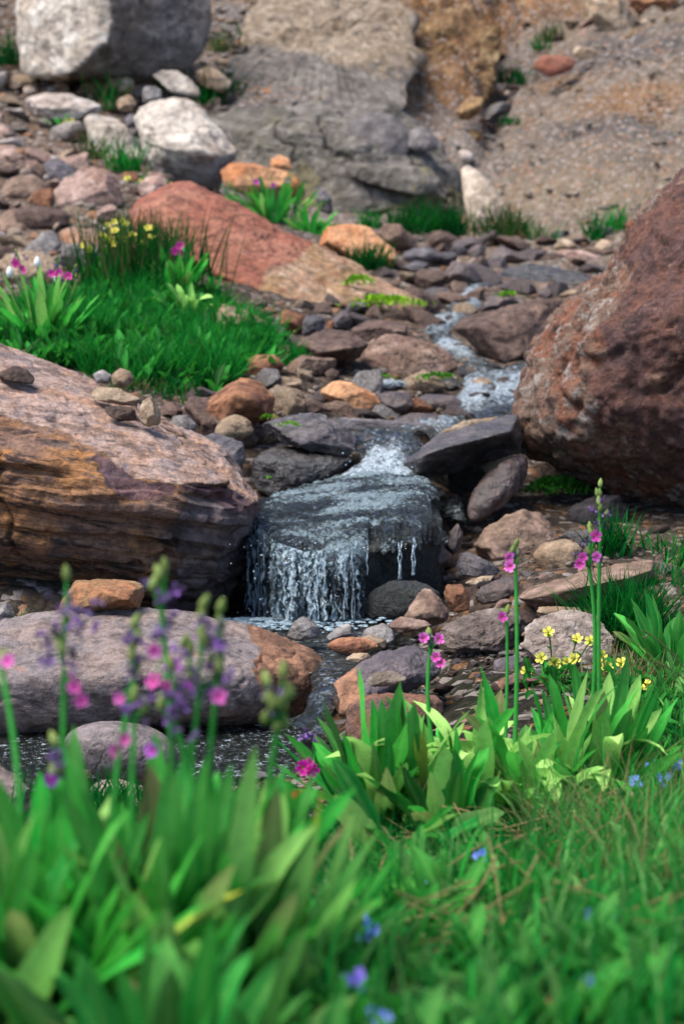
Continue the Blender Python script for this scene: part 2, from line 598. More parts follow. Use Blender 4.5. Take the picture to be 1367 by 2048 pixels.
M = {}
M['big_left'] = rock_mat('ochre_banded_rock', '7c5d4b', '9c6a3c', '54453f', ps=1.3, speck='241c1a', lich='b5762f', lich_lo=.57, strata=.9, bed=(.05, .22, 0))
M['front'] = rock_mat('pinkish_granite', '6f6461', '78675e', '585050', ps=1.2, speck='332b2a', lich='8c5d3e', lich_lo=.62, speck_amt=.5)
M['right'] = rock_mat('maroon_lichen_rock', '5c413b', '6e4839', '3f2d29', ps=1.6, speck='1a1413', lich='8f6d56', lich_lo=.57, speck_amt=.5, bump=1.6)
M['rightband'] = rock_mat('orange_crusted_rock', '7b6352', '855238', '4e3c32', ps=2.0, speck='221a17', lich='9a8f84', lich_lo=.52, speck_amt=.5, bump=1.6)
M['redslab'] = rock_mat('red_sandstone', '824b36', '8e5c46', '6a3a2d', ps=.8, speck='4c2f28', lich='5f4a48', lich_lo=.6, strata=.35, bed=(0, .45, 0))
M['slabedge'] = rock_mat('buff_streaked_rock', '96775c', '8a6b45', '7c4f38', ps=1.2, speck='403026', lich='b59d84', lich_lo=.55, strata=.5, bed=(0, .45, 0))
M['pale'] = rock_mat('pale_stone', '9f9288', '8f7f72', 'b0a59b', ps=.7, speck='5f544c', lich='8d735c', lich_lo=.66, strata=.25, bed=(.2, .2, 0))
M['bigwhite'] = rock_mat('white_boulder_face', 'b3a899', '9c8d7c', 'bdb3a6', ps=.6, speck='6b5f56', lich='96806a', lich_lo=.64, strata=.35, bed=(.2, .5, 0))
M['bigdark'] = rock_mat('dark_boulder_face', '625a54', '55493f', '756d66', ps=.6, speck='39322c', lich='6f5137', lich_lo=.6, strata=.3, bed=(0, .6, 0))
M['white'] = rock_mat('white_weathered_stone', '9e9284', '8d7d6c', 'aca091', ps=.6, speck='6b5f56', lich='9a826c', lich_lo=.68, strata=.3, bed=(.2, .5, 0))
M['grey'] = rock_mat('grey_rock', '77706b', '6a5c52', '8a827b', ps=.7, speck='40382f', lich='77583d', lich_lo=.64, strata=.25, bed=(0, .6, 0))
M['outcrop'] = rock_mat('olive_grey_bedrock', '5f5850', '504a3f', '6c645c', ps=.55, speck='3a352d', lich='5e5536', lich_lo=.58, strata=.35, bed=(0, .12, 0))
M['dome'] = rock_mat('dark_grey_bedrock', '625b58', '57504c', '6e6661', ps=.6, speck='3a3330', strata=.1)
M['brown'] = rock_mat('brown_stone', '5a463c', '4a3930', '6a5548', ps=1, speck='2f2420', lich='7e5a3f', lich_lo=.65, strata=.2, bed=(.2, .2, 0))
M['rust'] = rock_mat('rust_stone', '8d5f3f', '6d4530', '9a6b48', ps=1, speck='332218', lich='5b4a3c', lich_lo=.6, strata=.15, bed=(.1, -.3, 0))
M['orange'] = rock_mat('orange_stone', 'a3673a', 'b08058', '8c5331', ps=.9, speck='4a2f20', lich='b59a84', lich_lo=.6, strata=.15)
M['tan'] = rock_mat('tan_stone', '8f7a62', '7c644c', '9b8872', ps=1, speck='3d3025', lich='6f6147', lich_lo=.64, strata=.2, bed=(.1, .3, 0))
M['pink'] = rock_mat('pinkish_stone', '997d6f', '8a6a5a', 'a88d80', ps=.9, speck='4d3c34', lich='7d6a60', lich_lo=.62, strata=.15)
M['greyst'] = rock_mat('grey_stone', '7d7671', '6c6460', '8c8680', ps=1.2, speck='38322f', lich='8d7f70', lich_lo=.62, strata=.45, bed=(.3, .5, 0))
M['slate'] = rock_mat('slate_stone', '5c5557', '4b4648', '6a625f', ps=1, speck='2a2627', lich='7a6250', lich_lo=.66, strata=.5, bed=(.1, .15, 0), rough=.6)
M['wet'] = rock_mat('wet_dark_stone', '35302e', '292524', '443a34', ps=1, speck='171413', strata=.3, bed=(0, -.1, 0), rough=.42, wet=1)
M['wetbrown'] = rock_mat('damp_brown_stone', '4a3831', '3c2d27', '57443a', ps=1, speck='241a16', strata=.2, rough=.55, wet=1)
M['mossrock'] = rock_mat('black_mossy_stone', '14150f', '1c1d14', '0e0f0b', ps=2, speck='0a0a08', lich='2c3315', lich_lo=.55, rough=.6, bump=2.0, wet=1)
M['shade_painted_rock'] = rock_mat('shade_painted_lichened_stone', '2a2526', '221e1f', '353030', ps=1.2, speck='151213', lich='55504c', lich_lo=.66)  # stone colours darkened to paint in the shade of the hollow

M['bouldertop'] = rock_mat('tan_boulder_top', '9e8475', 'a27c63', '806f6b', ps=1.5, speck='3d2d28', lich='b98a64', lich_lo=.60, strata=.62, bed=(.05, .22, 0))
M['bouldermaroon'] = rock_mat('maroon_stained_rock', '694a48', '544347', '7c5446', ps=1.6, speck='241a1a', lich='95613c', lich_lo=.62, strata=.4, bed=(.05, .22, 0))
M['boulderdark'] = rock_mat('dark_purple_rock', '665755', '584b49', '745f54', ps=1.2, speck='2a2322', lich='6d4b35', lich_lo=.66, strata=.25, bed=(.05, .22, 0))
M['rustend'] = rock_mat('rust_granite', '7a563f', '5d4130', '8a6248', ps=1.2, speck='2f221b', lich='4b3a30', lich_lo=.56, speck_amt=.5)
M['outcroplich'] = rock_mat('olive_lichen_bedrock', '57503a', '655b3c', '4d4636', ps=.6, speck='37322a', strata=.35, bed=(0, .12, 0))
M['palebuff'] = rock_mat('pale_buff_stone', 'a3927f', '95836f', 'ab9b8a', ps=.6, speck='5f5347', speck_amt=.2)
M['brownpink'] = rock_mat('warm_brown_stone', '77604f', '654d41', '856d5f', ps=1, speck='3a2c26', lich='64524a', lich_lo=.64, strata=.15)
M['rustpink'] = rock_mat('pale_orange_stone', 'a07a62', '9c6a49', '8d7264', ps=1, speck='4a342a', lich='b39c8a', lich_lo=.62, strata=.2)
M['greyface'] = rock_mat('grey_layered_rock', '6a6159', '584f47', '766d63', ps=.8, speck='3f3933', lich='7b6548', lich_lo=.62, strata=.5, bed=(.1, .3, 0))
M['tanface'] = rock_mat('tan_crumbling_rock', '84735f', '76634d', '928270', ps=.9, speck='4a4036', lich='8f6f4a', lich_lo=.6, strata=.35, bed=(.1, .3, 0))
M['ochrebank'] = rock_mat('ochre_earth', '775a36', '67492c', '86704f', ps=.8, speck='4a3319', lich='a08a62', lich_lo=.6, strata=.4, bed=(.1, .2, 0))
M['ochre'] = rock_mat('ochre_stone', '86653f', '76552f', '94764f', ps=1, speck='45331f')
M['ledge'] = rock_mat('black_ledge_stone', '433c3b', '373130', '524845', ps=1, speck='1d1a19', strata=.4, bed=(0, -.1, 0), rough=.55, wet=1)
M['pale2'] = rock_mat('pale_cracked_stone', '9b8a7c', '8a776a', 'a99a8e', ps=1.3, speck='4e433c', lich='b9aca0', lich_lo=.56, strata=.5, bed=(.1, .05, 0), bump=1.5)
M['pinkgrey'] = rock_mat('grey_cracked_stone', '847469', '75655b', '907f74', ps=1.3, speck='40352f', lich='6c5a50', lich_lo=.6, strata=.45, bed=(.05, .05, 0), bump=1.5)
M['pool_dark'] = rock_mat('dark_pool_stone', '56494a', '463a3b', '655657', ps=1.4, speck='221c1c', lich='6d5346', lich_lo=.62, speck_amt=.5, rough=.6, wet=1)
M['pool_red'] = rock_mat('reddish_pool_stone', '6b4f43', '7d5540', '5b4640', ps=1.4, speck='2c2220', lich='8e6b58', lich_lo=.62, speck_amt=.5)
M['greytan'] = rock_mat('grey_tan_stone', '85786a', '766757', '94887b', ps=1.4, speck='3d342b', lich='675847', lich_lo=.6)
M['rustfoot'] = rock_mat('ochre_foot_stone', '80603f', '9a6440', '6a5138', ps=1.6, speck='2c2119', lich='a58c60', lich_lo=.58)

# ground: vertex colour with grit
m, t, out = nodes('gritty_ground')
at_ = N(t, 'ShaderNodeAttribute', attribute_name='col')
tc = N(t, 'ShaderNodeTexCoord')
v = tc.outputs['Object']
g1 = noise(t, v, 26, 7, .7); g2 = noise(t, v, 9, 6, .6, .5)
vo = N(t, 'ShaderNodeTexVoronoi'); vo.inputs['Scale'].default_value = 60; L(t, v, vo.inputs['Vector'])
col = mixcol(t, math_(t, 'MULTIPLY', rampf(t, g1, .5, .64), .5), at_.outputs['Color'], lin('3f342b'))
col = mixcol(t, math_(t, 'MULTIPLY', rampf(t, g1, .46, .34), .35), col, lin('a79a8c'))
hs = N(t, 'ShaderNodeSeparateColor'); L(t, vo.outputs['Color'], hs.inputs[0])
col = mixcol(t, math_(t, 'MULTIPLY', rampf(t, hs.outputs[0], .8, .9), .55), col, lin('9c9087'))
col = mixcol(t, math_(t, 'MULTIPLY', rampf(t, hs.outputs[1], .86, .93), .5), col, lin('93653f'))
b = N(t, 'ShaderNodeBsdfPrincipled'); L(t, col, b.inputs['Base Color']); b.inputs['Roughness'].default_value = .95
b.inputs['Specular IOR Level'].default_value = .15
bp = N(t, 'ShaderNodeBump'); bp.inputs['Distance'].default_value = .03; bp.inputs['Strength'].default_value = .8
L(t, math_(t, 'ADD', g1, math_(t, 'ADD', g2, math_(t, 'MULTIPLY', vo.outputs['Distance'], -.8))), bp.inputs['Height']); L(t, bp.outputs[0], b.inputs['Normal'])
L(t, b.outputs[0], out.inputs[0])
ground_me.materials.append(m)

# ------------------------------------------------------------------ rocks
OUTLINES = []
ROCKS = {}


def build_rock(name, label, cat, mat, outline, d=None, tilt=.5, thick=.8, p=90, n=None, ridge=None, extra=None, pts3=None, seed=None, group=None, dd=0.0, front=.55, colsplit=None, jit=.12, track=True, **o):
    """a boulder from its outline: outline at middle depth, a front and a back of its own, then relief"""
    P = np.array(outline, float)
    cx, cy = P.mean(0)
    if d is None:
        by = P[:, 1].max(); bx = P[P[:, 1] > by - .25 * np.ptp(P[:, 1]), 0].mean()
        d = float(hit(bx, by - .1 * np.ptp(P[:, 1]))[0])
    d += dd
    if track: OUTLINES.append((outline, d))
    if seed is None: seed = int(abs(cx * 7 + cy * 13)) % 9973
    r = np.random.default_rng(seed)
    wm = np.ptp(P[:, 0]) * d / FPX; hm = np.ptp(P[:, 1]) * d / FPX
    sz = min(wm, hm)
    def dep(py, base): return base + tilt * (cy - np.asarray(py)) * d / FPX
    pts = [at(P[:, 0], P[:, 1], dep(P[:, 1], d))]
    if ridge is None:
        if p > 15:
            k = int(r.integers(3, 6)); an = r.uniform(0, 6.28) + np.arange(k) * 6.28 / k + r.normal(size=k) * .3
            F = np.stack([np.cos(an), np.sin(an)], -1) * np.ptp(P, axis=0) * .5 * r.uniform(.2, .62, (k, 1)) + (cx, cy - .04 * np.ptp(P[:, 1]))
            pts.append(at(F[:, 0], F[:, 1], dep(F[:, 1], d) - thick * .5 * sz * r.uniform(.6, 1.15, k)))
        else:
            F = (P - (cx, cy)) * (front + r.uniform(-jit, jit, (len(P), 1))) + (cx, cy - .06 * np.ptp(P[:, 1]))
            pts.append(at(F[:, 0], F[:, 1], dep(F[:, 1], d) - thick * .45 * sz * r.uniform(.75, 1.1, len(P))))
    else:
        Rg = np.array(ridge, float)
        pts.append(at(Rg[:, 0], Rg[:, 1], d + Rg[:, 2]))
    Bk = (P - (cx, cy)) * .82 + (cx, cy)
    pts.append(at(Bk[:, 0], Bk[:, 1], dep(Bk[:, 1], d) + thick * sz * r.uniform(.8, 1.1, len(P))))
    if pts3 is not None:
        q = np.array(pts3, float); pts = [at(q[:, 0], q[:, 1], q[:, 2])]
    hulls = [np.concatenate(pts)]
    center = hulls[0].mean(0)
    if extra:
        for h in extra:
            h = np.array(h, float); hulls.append(at(h[:, 0], h[:, 1], d + h[:, 2]))
    px_size = max(np.ptp(P[:, 0]), np.ptp(P[:, 1]))
    if n is None: n = int(np.clip(px_size / 4.5, 20, 80))
    V, Qd = star(hulls, center, n, p, o.get('cuts', 12 if ridge is None and p > 14 else 0), seed)
    V = displace(V, Qd, sz, seed, o) + center
    base = np.array([V[:, 0].mean(), V[:, 1].mean(), V[:, 2].min()])
    mats = mat if isinstance(mat, (list, tuple)) else [mat]
    if len(mats) > 1:
        fx, fy, _ = proj(V)
        mi = colsplit(V, vnormals(V, Qd), fx, fy, seed)
        Z = np.stack([(mi == k + 1) * 1.0 if k + 1 < len(mats) else np.zeros(len(V)) for k in range(3)], -1)
        deg = np.zeros(len(V)); np.add.at(deg, Qd.ravel(), 1)
        for _ in range(max(4, int(n * .09))):
            q = Z[Qd].mean(1); acc = np.zeros_like(Z)
            for k in range(4): np.add.at(acc, Qd[:, k], q)
            Z = acc / deg[:, None]
        me = mesh_np(name, V - base, Qd, {'zone': Z})
        key = '+'.join(mats)
        if key not in M: M[key] = make_rock([SPEC[M[k].name] for k in mats], 'graded_' + M[mats[0]].name)
        me.materials.append(M[key])
    else:
        me = mesh_np(name, V - base, Qd)
        me.materials.append(M[mats[0]])
    ob = link(name, me, None, base)
    tag(ob, label, cat, group)
    return ob


R = build_rock
# --- the big ones
def surf(o, px, py, r=14):
    """depth of the near surface of a boulder along a photo ray"""
    n_ = len(o.data.vertices); q = np.empty(n_ * 3); o.data.vertices.foreach_get('co', q)
    x, y, d = proj(q.reshape(-1, 3) + np.array(o.location))
    k = (np.abs(x - px) < r) & (np.abs(y - py) < r)
    return float(d[k].min()) if k.any() else 3.6


def left_split(fc, nn, fx, fy, s):
    # tan weathered top, maroon band along the broken edge, ochre beds under it, dark end
    e = np.interp(fx, [-300, 0, 100, 200, 270, 330, 420, 470], [850, 850, 885, 935, 985, 990, 985, 1010]) + 38 * fbm(fc * 8, 4, 3, .6)
    u = np.interp(fx, [-300, 0, 130, 250, 330, 460, 500], [820, 828, 862, 945, 975, 968, 1000]) + 22 * fbm(fc * 10, 4, 4, .6)
    r = np.where(fx + 55 * fbm(fc * 9, 3, 4) + .25 * (fy - 1000) > 385, 2, 0)
    r = np.where((fy < e + 12) & (gnoise(fc * 5, 31) > -.15), 3, r)
    return np.where(fy < u, 1, r)


LEFT = R('boulder', 'huge layered boulder with tan top and dark ragged front beside the waterfall', 'boulder', ['big_left', 'bouldertop', 'boulderdark', 'bouldermaroon'],
  [(-380, 640), (-150, 640), (0, 698), (60, 712), (170, 762), (280, 832), (400, 880), (455, 905), (472, 950), (513, 992), (507, 1060), (492, 1150), (440, 1228), (300, 1240), (0, 1250), (-380, 1250)],
  d=3.55, tilt=.15, thick=.5, p=90, n=180, seed=11,
  ridge=[(-300, 905, -.42), (0, 905, -.42), (100, 932, -.42), (200, 958, -.40), (270, 985, -.40), (330, 1000, -.38), (420, 965, -.34), (458, 962, -.30), (505, 1000, -.16),
         (300, 1110, -.36), (100, 1100, -.40), (-300, 1100, -.40), (430, 1100, -.29), (420, 1220, -.14), (200, 1200, -.2), (-300, 1210, -.2),
         (-300, 640, .5), (0, 700, .45), (170, 765, .4), (280, 835, .28), (400, 882, .12), (455, 906, .02)],
  colsplit=left_split,
  a1=.02, f=2.2, chip=.026, strata=.07, layers=15, bed=(.2, -.12, 1), crack=.03, a2=.006)
def split_right(fc, nn, fx, fy, s):
    e = 1150 + np.interp(fy, [345, 400, 520, 660, 760, 850, 900, 1040], [160, 150, 90, 42, 30, 50, 130, 330]) + 75 * fbm(fc * 7, 4, 6, .6)
    return np.where(fx > e, 0, 1)
R('boulder', 'huge maroon boulder with orange and grey crusted edge overhanging a dark hollow', 'boulder', ['right', 'rightband'],
  [(1026, 790), (1020, 850), (1040, 895), (1110, 928), (1200, 968), (1300, 1012), (1367, 1042), (1520, 1060), (1800, 900), (1800, 420), (1500, 300), (1367, 342), (1330, 375), (1285, 420), (1250, 470), (1212, 525), (1170, 595), (1112, 655), (1050, 730)],
  d=4.05, tilt=.0, thick=.6, p=90, n=120, seed=23,
  ridge=[(1330, 400, -.14), (1270, 520, -.2), (1200, 670, -.26), (1190, 770, -.26), (1215, 850, -.2), (1330, 905, -.22), (1400, 640, -.42), (1500, 600, -.5), (1500, 900, -.42), (1120, 830, -.15), (1250, 950, -.02), (1400, 980, -.1)],
  colsplit=split_right, a1=.018, f=1.7, chip=.06, crack=.02, strata=.02, layers=8, bed=(.8, -.2, .55), side=False, a2=.014, cuts=0)
R('boulder', 'broad pinkish grey boulder below the layered one with rust coloured right end', 'boulder', ['front', 'rustend'],
  [(-300, 1330), (-200, 1250), (0, 1250), (100, 1224), (200, 1204), (380, 1212), (510, 1250), (625, 1276), (678, 1300), (700, 1345), (672, 1398), (605, 1444), (420, 1452), (200, 1456), (0, 1502), (-300, 1510)],
  d=2.92, tilt=.75, thick=.7, p=14, n=100, seed=31,
  ridge=[(-200, 1360, -.2), (0, 1340, -.2), (150, 1340, -.22), (330, 1345, -.22), (470, 1345, -.2), (560, 1350, -.13), (520, 1425, -.17), (330, 1445, -.2), (100, 1455, -.18), (-200, 1480, -.16)],
  colsplit=lambda fc, nn, fx, fy, s: np.where(fx - .25 * (fy - 1300) + 40 * gnoise(fc * 9, 4) + 15 * gnoise(fc * 40, 5) > 510, 1, 0),
  a1=.03, f=2.4, chip=.012, crack=.022, a2=.008)
R('stone', 'brown wedge under the flat tan slate on the layered boulder', 'stone', 'brown', [(205, 812), (240, 808), (272, 820), (278, 842), (240, 846), (212, 832)], d=surf(LEFT, 245, 845) + .012, thick=.7)
R('boulder', 'smooth rounded grey boulder in the pool among the purple flower stalks', 'boulder', 'front',
  [(106, 1485), (122, 1455), (160, 1436), (215, 1430), (290, 1438), (345, 1462), (374, 1500), (378, 1540), (350, 1570), (290, 1585), (200, 1570), (130, 1530)], d=2.42, tilt=.4, thick=1.0, p=7, n=60, a1=.03, chip=.0, f=1.6, a2=.004, crack=.01)
R('boulder', 'long sloping red sandstone slab with buff streaked lower edge', 'boulder', ['redslab', 'slabedge'],
  [(255, 432), (272, 400), (340, 364), (372, 360), (430, 395), (520, 430), (600, 472), (700, 532), (790, 572), (850, 608), (846, 632), (700, 636), (560, 618), (440, 590), (400, 560), (330, 520), (268, 480)],
  d=6.35, tilt=1.0, thick=.5, p=90, n=120, seed=5,
  ridge=[(285, 440, -.12), (345, 385, -.02), (420, 545, -.34), (560, 600, -.42), (700, 612, -.36)],
  colsplit=lambda fc, nn, fx, fy, s: np.where((fx > 470) & (fy > 600 - .83 * (fx - 480) + 70 * gnoise(fc * 4, 4) + 30 * gnoise(fc * 12, 5)), 1, 0),
  a1=.015, f=1.6, chip=.055, strata=.03, layers=6, bed=(-.35, -.1, 1))
R('boulder', 'huge boulder with one white face and one dark grey face high on the slope', 'boulder', ['bigwhite', 'bigdark'],
  [(38, -60), (30, 20), (36, 100), (52, 150), (88, 162), (150, 152), (235, 168), (330, 160), (372, 140), (402, 108), (428, 50), (425, 0), (400, -60)],
  d=9.55, tilt=.35, thick=.6, p=90, n=60, seed=41,
  ridge=[(210, -60, -.35), (220, 0, -.35), (222, 74, -.35), (180, 112, -.34), (138, 148, -.28), (88, 162, -.1), (330, 60, -.1), (350, 120, -.08), (60, 40, -.1)],
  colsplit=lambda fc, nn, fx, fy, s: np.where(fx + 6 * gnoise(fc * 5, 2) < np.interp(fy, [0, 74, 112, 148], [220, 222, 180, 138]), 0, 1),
  a1=.02, f=2, chip=.018, strata=.016, layers=10, bed=(.5, .1, 1))
R('rock_outcrop', 'dark olive bedrock outcrop at the foot of the bank behind the stream', 'rock', ['outcrop', 'outcroplich'],
  [(405, 240), (470, 215), (600, 205), (690, 225), (780, 215), (850, 245), (880, 290), (915, 340), (935, 400), (935, 465), (800, 480), (640, 460), (520, 430), (430, 350)],
  d=9.15, tilt=.45, thick=.35, p=90, n=100, seed=17,
  ridge=[(480, 260, -.12), (640, 260, -.22), (720, 300, -.32), (850, 330, -.3), (900, 420, -.34), (760, 420, -.42), (600, 400, -.36), (500, 360, -.26), (660, 445, -.4)],
  colsplit=lambda fc, nn, fx, fy, s: np.where((fy - 330) / 100 + 1.6 * gnoise(fc * 2.2, 4) + .8 * gnoise(fc * 9, 5) > .9, 1, 0),
  a1=.05, f=2.4, chip=.03, strata=.06, layers=5, bed=(.15, 0, 1), crack=.04)
R('rock_outcrop', 'sloping grey layered rock face rising above the dark olive outcrop', 'rock', ['greyface', 'tanface'],
  [(400, 215), (440, 120), (500, 20), (560, -120), (700, -160), (800, -120), (850, 60), (850, 170), (830, 245), (700, 250), (540, 240)], d=10.22, tilt=1.85, thick=.10, p=9, n=110, seed=171, cuts=0,
  colsplit=lambda fc, nn, fx, fy, s: np.where(fy + 70 * fbm(fc * 1.8, 3, 4) - .1 * (fx - 600) < 120, 1, 0),
  a1=.06, f=3.2, chip=.03, strata=.045, layers=12, bed=(.25, -.3, 1), crack=.02)
R('rock_outcrop', 'eroded ochre bank of crumbly earth left of the dark cleft', 'rock', 'ochrebank',
  [(806, 100), (820, 40), (870, 5), (960, 20), (1002, 70), (998, 150), (975, 205), (930, 240), (880, 262), (830, 250), (812, 190)], d=10.38, tilt=1.05, thick=.28, p=16, n=90, seed=172, cuts=5,
  a1=.09, f=3.0, chip=.06, strata=.04, layers=9, bed=(.5, 0, 1), crack=.03, a2=.02)
R('boulder', 'rounded dark grey bulge of rock standing out of the bedrock outcrop', 'rock', 'dome',
  [(684, 270), (700, 232), (750, 218), (800, 232), (825, 262), (830, 300), (800, 325), (750, 322), (705, 300)], d=8.92, tilt=.5, thick=.4, p=9, a1=.03, chip=.01)
R('boulder', 'grey knob of rock at the right shoulder of the bedrock outcrop', 'rock', 'dome',
  [(815, 262), (850, 250), (875, 275), (878, 298), (840, 306), (812, 295)], d=8.9, tilt=.5, thick=.5, p=10)
R('boulder', 'flat pale ledge block under the dark bulge of the outcrop', 'rock', 'outcrop',
  [(690, 322), (800, 330), (870, 340), (890, 370), (850, 395), (750, 372), (690, 350)], d=8.75, tilt=.5, thick=.4, p=12, strata=.05, layers=3)
R('boulder', 'pale buff boulder leaning on the right end of the bedrock outcrop', 'boulder', 'palebuff',
  [(918, 335), (935, 326), (965, 345), (1000, 385), (1022, 420), (1030, 450), (985, 466), (940, 462), (928, 420)], d=8.7, tilt=.6, thick=.5, p=14)
R('stone', 'small white stone above the pale buff boulder', 'stone', 'pale', [(914, 302), (930, 298), (948, 308), (944, 322), (922, 322)], thick=.6, p=8)

# --- upper left slope
R('boulder', 'long pale slab lying below the huge two-toned boulder', 'boulder', 'pale', [(42, 190), (60, 178), (150, 186), (205, 212), (200, 235), (160, 258), (100, 250), (50, 222)], d=9.0, thick=.6, tilt=.8, strata=.04, layers=4)
R('boulder', 'white pointed slab tipping down the slope beside a grass tuft', 'boulder', 'white', [(155, 240), (180, 222), (228, 224), (265, 270), (298, 328), (286, 344), (225, 330), (180, 320), (158, 275)], d=8.5, thick=.5, tilt=.7)
R('boulder', 'big white block with layered grey underside in the rubble', 'boulder', ['white', 'grey'], [(270, 240), (278, 214), (320, 200), (375, 196), (402, 214), (412, 255), (432, 290), (476, 302), (455, 330), (440, 382), (380, 375), (320, 358), (290, 312)], d=8.1, thick=.6, tilt=.6, p=90, n=50,
  ridge=[(300, 240, -.1), (330, 300, -.22), (400, 300, -.24), (440, 315, -.18), (350, 345, -.16), (420, 365, -.12)],
  colsplit=lambda fc, nn, fx, fy, s: np.where(fy + 12 * gnoise(fc * 5, 3) > 318 - .05 * (fx - 350), 1, 0), strata=.05, layers=6, chip=.03)
R('boulder', 'orange and white boulder above the primrose clump on the slope', 'boulder', 'orange', [(437, 335), (455, 318), (480, 320), (545, 338), (590, 348), (628, 388), (612, 406), (500, 398), (448, 375)], d=7.75, thick=.7, tilt=.6, p=16)
R('stone', 'small orange cone-shaped stone on the outcrop edge', 'stone', 'orange', [(538, 318), (560, 308), (578, 318), (585, 338), (560, 342), (540, 335)], d=8.0, thick=.8)
R('boulder', 'rusty orange boulder at the tail of the red slab', 'boulder', 'orange', [(612, 478), (640, 455), (680, 440), (742, 456), (790, 500), (792, 545), (740, 545), (660, 512)], d=7.0, thick=.6, tilt=.6)
R('stone', 'dark stone wedged behind the orange and white boulder', 'stone', 'slate', [(625, 390), (640, 372), (665, 400), (668, 432), (640, 425)], d=7.8)
R('boulder', 'flat pinkish boulder behind the yellow flowers', 'boulder', 'pink', [(92, 402), (130, 350), (170, 330), (238, 328), (250, 372), (258, 412), (205, 434), (120, 424)], d=7.2, thick=.5, tilt=.8, p=90)
R('boulder', 'brown squarish boulder with a notched base in the left rubble', 'boulder', 'brownpink', [(0, 425), (20, 416), (72, 420), (86, 450), (62, 492), (10, 497), (-30, 470)], d=6.75, thick=.7)
R('boulder', 'rounded brown boulder above the squarish one', 'boulder', 'brownpink', [(2, 372), (28, 352), (66, 346), (98, 368), (96, 396), (50, 408), (0, 396)], d=7.3, thick=.8, p=14)
R('stone', 'dark slate stone tilted on the left slope', 'stone', 'slate', [(82, 320), (115, 314), (156, 340), (150, 374), (106, 374), (95, 345)], d=7.6, thick=.7)
R('stone', 'reddish stone next to the dark slate stone', 'stone', 'brownpink', [(38, 322), (72, 318), (94, 345), (90, 360), (40, 344)], d=7.6)
R('boulder', 'pale pink slab at the very edge of the rubble', 'boulder', 'pink', [(-40, 290), (0, 285), (60, 300), (86, 322), (50, 335), (0, 345), (-40, 340)], d=8.0, thick=.4, tilt=.9)
R('stone', 'pinkish flat stone uphill of the pale pink slab', 'stone', 'pink', [(-20, 250), (10, 248), (40, 270), (38, 288), (0, 288), (-20, 280)], d=8.6, thick=.6)
R('boulder', 'orange brown rock just left of the yellow flowers', 'boulder', 'rustpink', [(104, 462), (130, 450), (185, 458), (222, 480), (228, 510), (190, 530), (140, 508)], d=6.5, thick=.6, tilt=.7)
R('stone', 'grey pointed stone leaning on the orange brown rock', 'stone', 'greyst', [(42, 500), (75, 470), (108, 456), (128, 490), (120, 520), (60, 530)], d=6.35)
R('boulder', 'pale orange rock right behind the white globe flowers', 'boulder', 'rustpink', [(120, 552), (150, 540), (190, 538), (215, 572), (205, 590), (135, 582)], d=5.9, thick=.7)
R('boulder', 'sandy orange slab behind the leaves of the left primrose', 'boulder', 'rustpink', [(100, 590), (160, 576), (205, 585), (230, 612), (180, 632), (110, 618)], d=5.6, thick=.5, tilt=.8)
R('boulder', 'brownish rock behind the two magenta flower stalks', 'boulder', 'brownpink', [(0, 535), (30, 512), (80, 500), (130, 520), (125, 556), (40, 560), (-20, 560)], d=6.1, thick=.6, tilt=.6)
R('stone', 'ribbed white slab under the huge two-toned boulder', 'stone', 'white', [(302, 150), (325, 140), (355, 140), (408, 180), (400, 200), (345, 185)], d=9.3, thick=.4, tilt=.8, strata=.08, layers=4, bed=(.6, 0, 1))
R('stone', 'tan wedge of stone beside the ribbed white slab', 'stone', 'tan', [(375, 140), (400, 128), (430, 135), (468, 165), (452, 192), (400, 172)], d=9.5, thick=.5)
R('stone', 'rounded tan stone beside a dry grass tuft', 'stone', 'tan', [(212, 160), (235, 150), (268, 158), (270, 182), (225, 186)], d=9.35)
R('stone', 'grey stone between the ribbed slab and the white block', 'stone', 'greyst', [(280, 178), (300, 168), (325, 180), (322, 208), (285, 206)], d=9.0)
R('stone', 'tan block behind the white block', 'stone', 'tan', [(232, 200), (260, 186), (275, 205), (262, 228), (238, 222)], d=9.1)
R('stone', 'dark grey stone in the shade beside the white block', 'stone', 'slate', [(248, 236), (270, 222), (280, 245), (272, 258), (252, 254)], d=8.5)
R('stone', 'pinkish stone just above the peak of the red slab', 'stone', 'pink', [(275, 372), (295, 352), (325, 350), (340, 365), (310, 392), (280, 396)], d=7.3)
R('stone', 'brown pointed stone uphill of the red slab', 'stone', 'brownpink', [(288, 352), (310, 340), (335, 350), (342, 366), (300, 368)], d=7.6)
R('stone', 'small white stone high on the grey scree', 'stone', 'pale', [(578, 104), (590, 94), (612, 96), (622, 108), (600, 116)], thick=.6)
R('stone', 'orange stone at the top of the grey scree', 'stone', 'orange', [(642, 8), (655, -4), (675, 0), (682, 12), (660, 18)], thick=.6)
R('stone', 'small reddish stone lying on the grey scree', 'stone', 'orange', [(522, 182), (532, 176), (546, 182), (544, 192), (526, 191)], thick=.6)

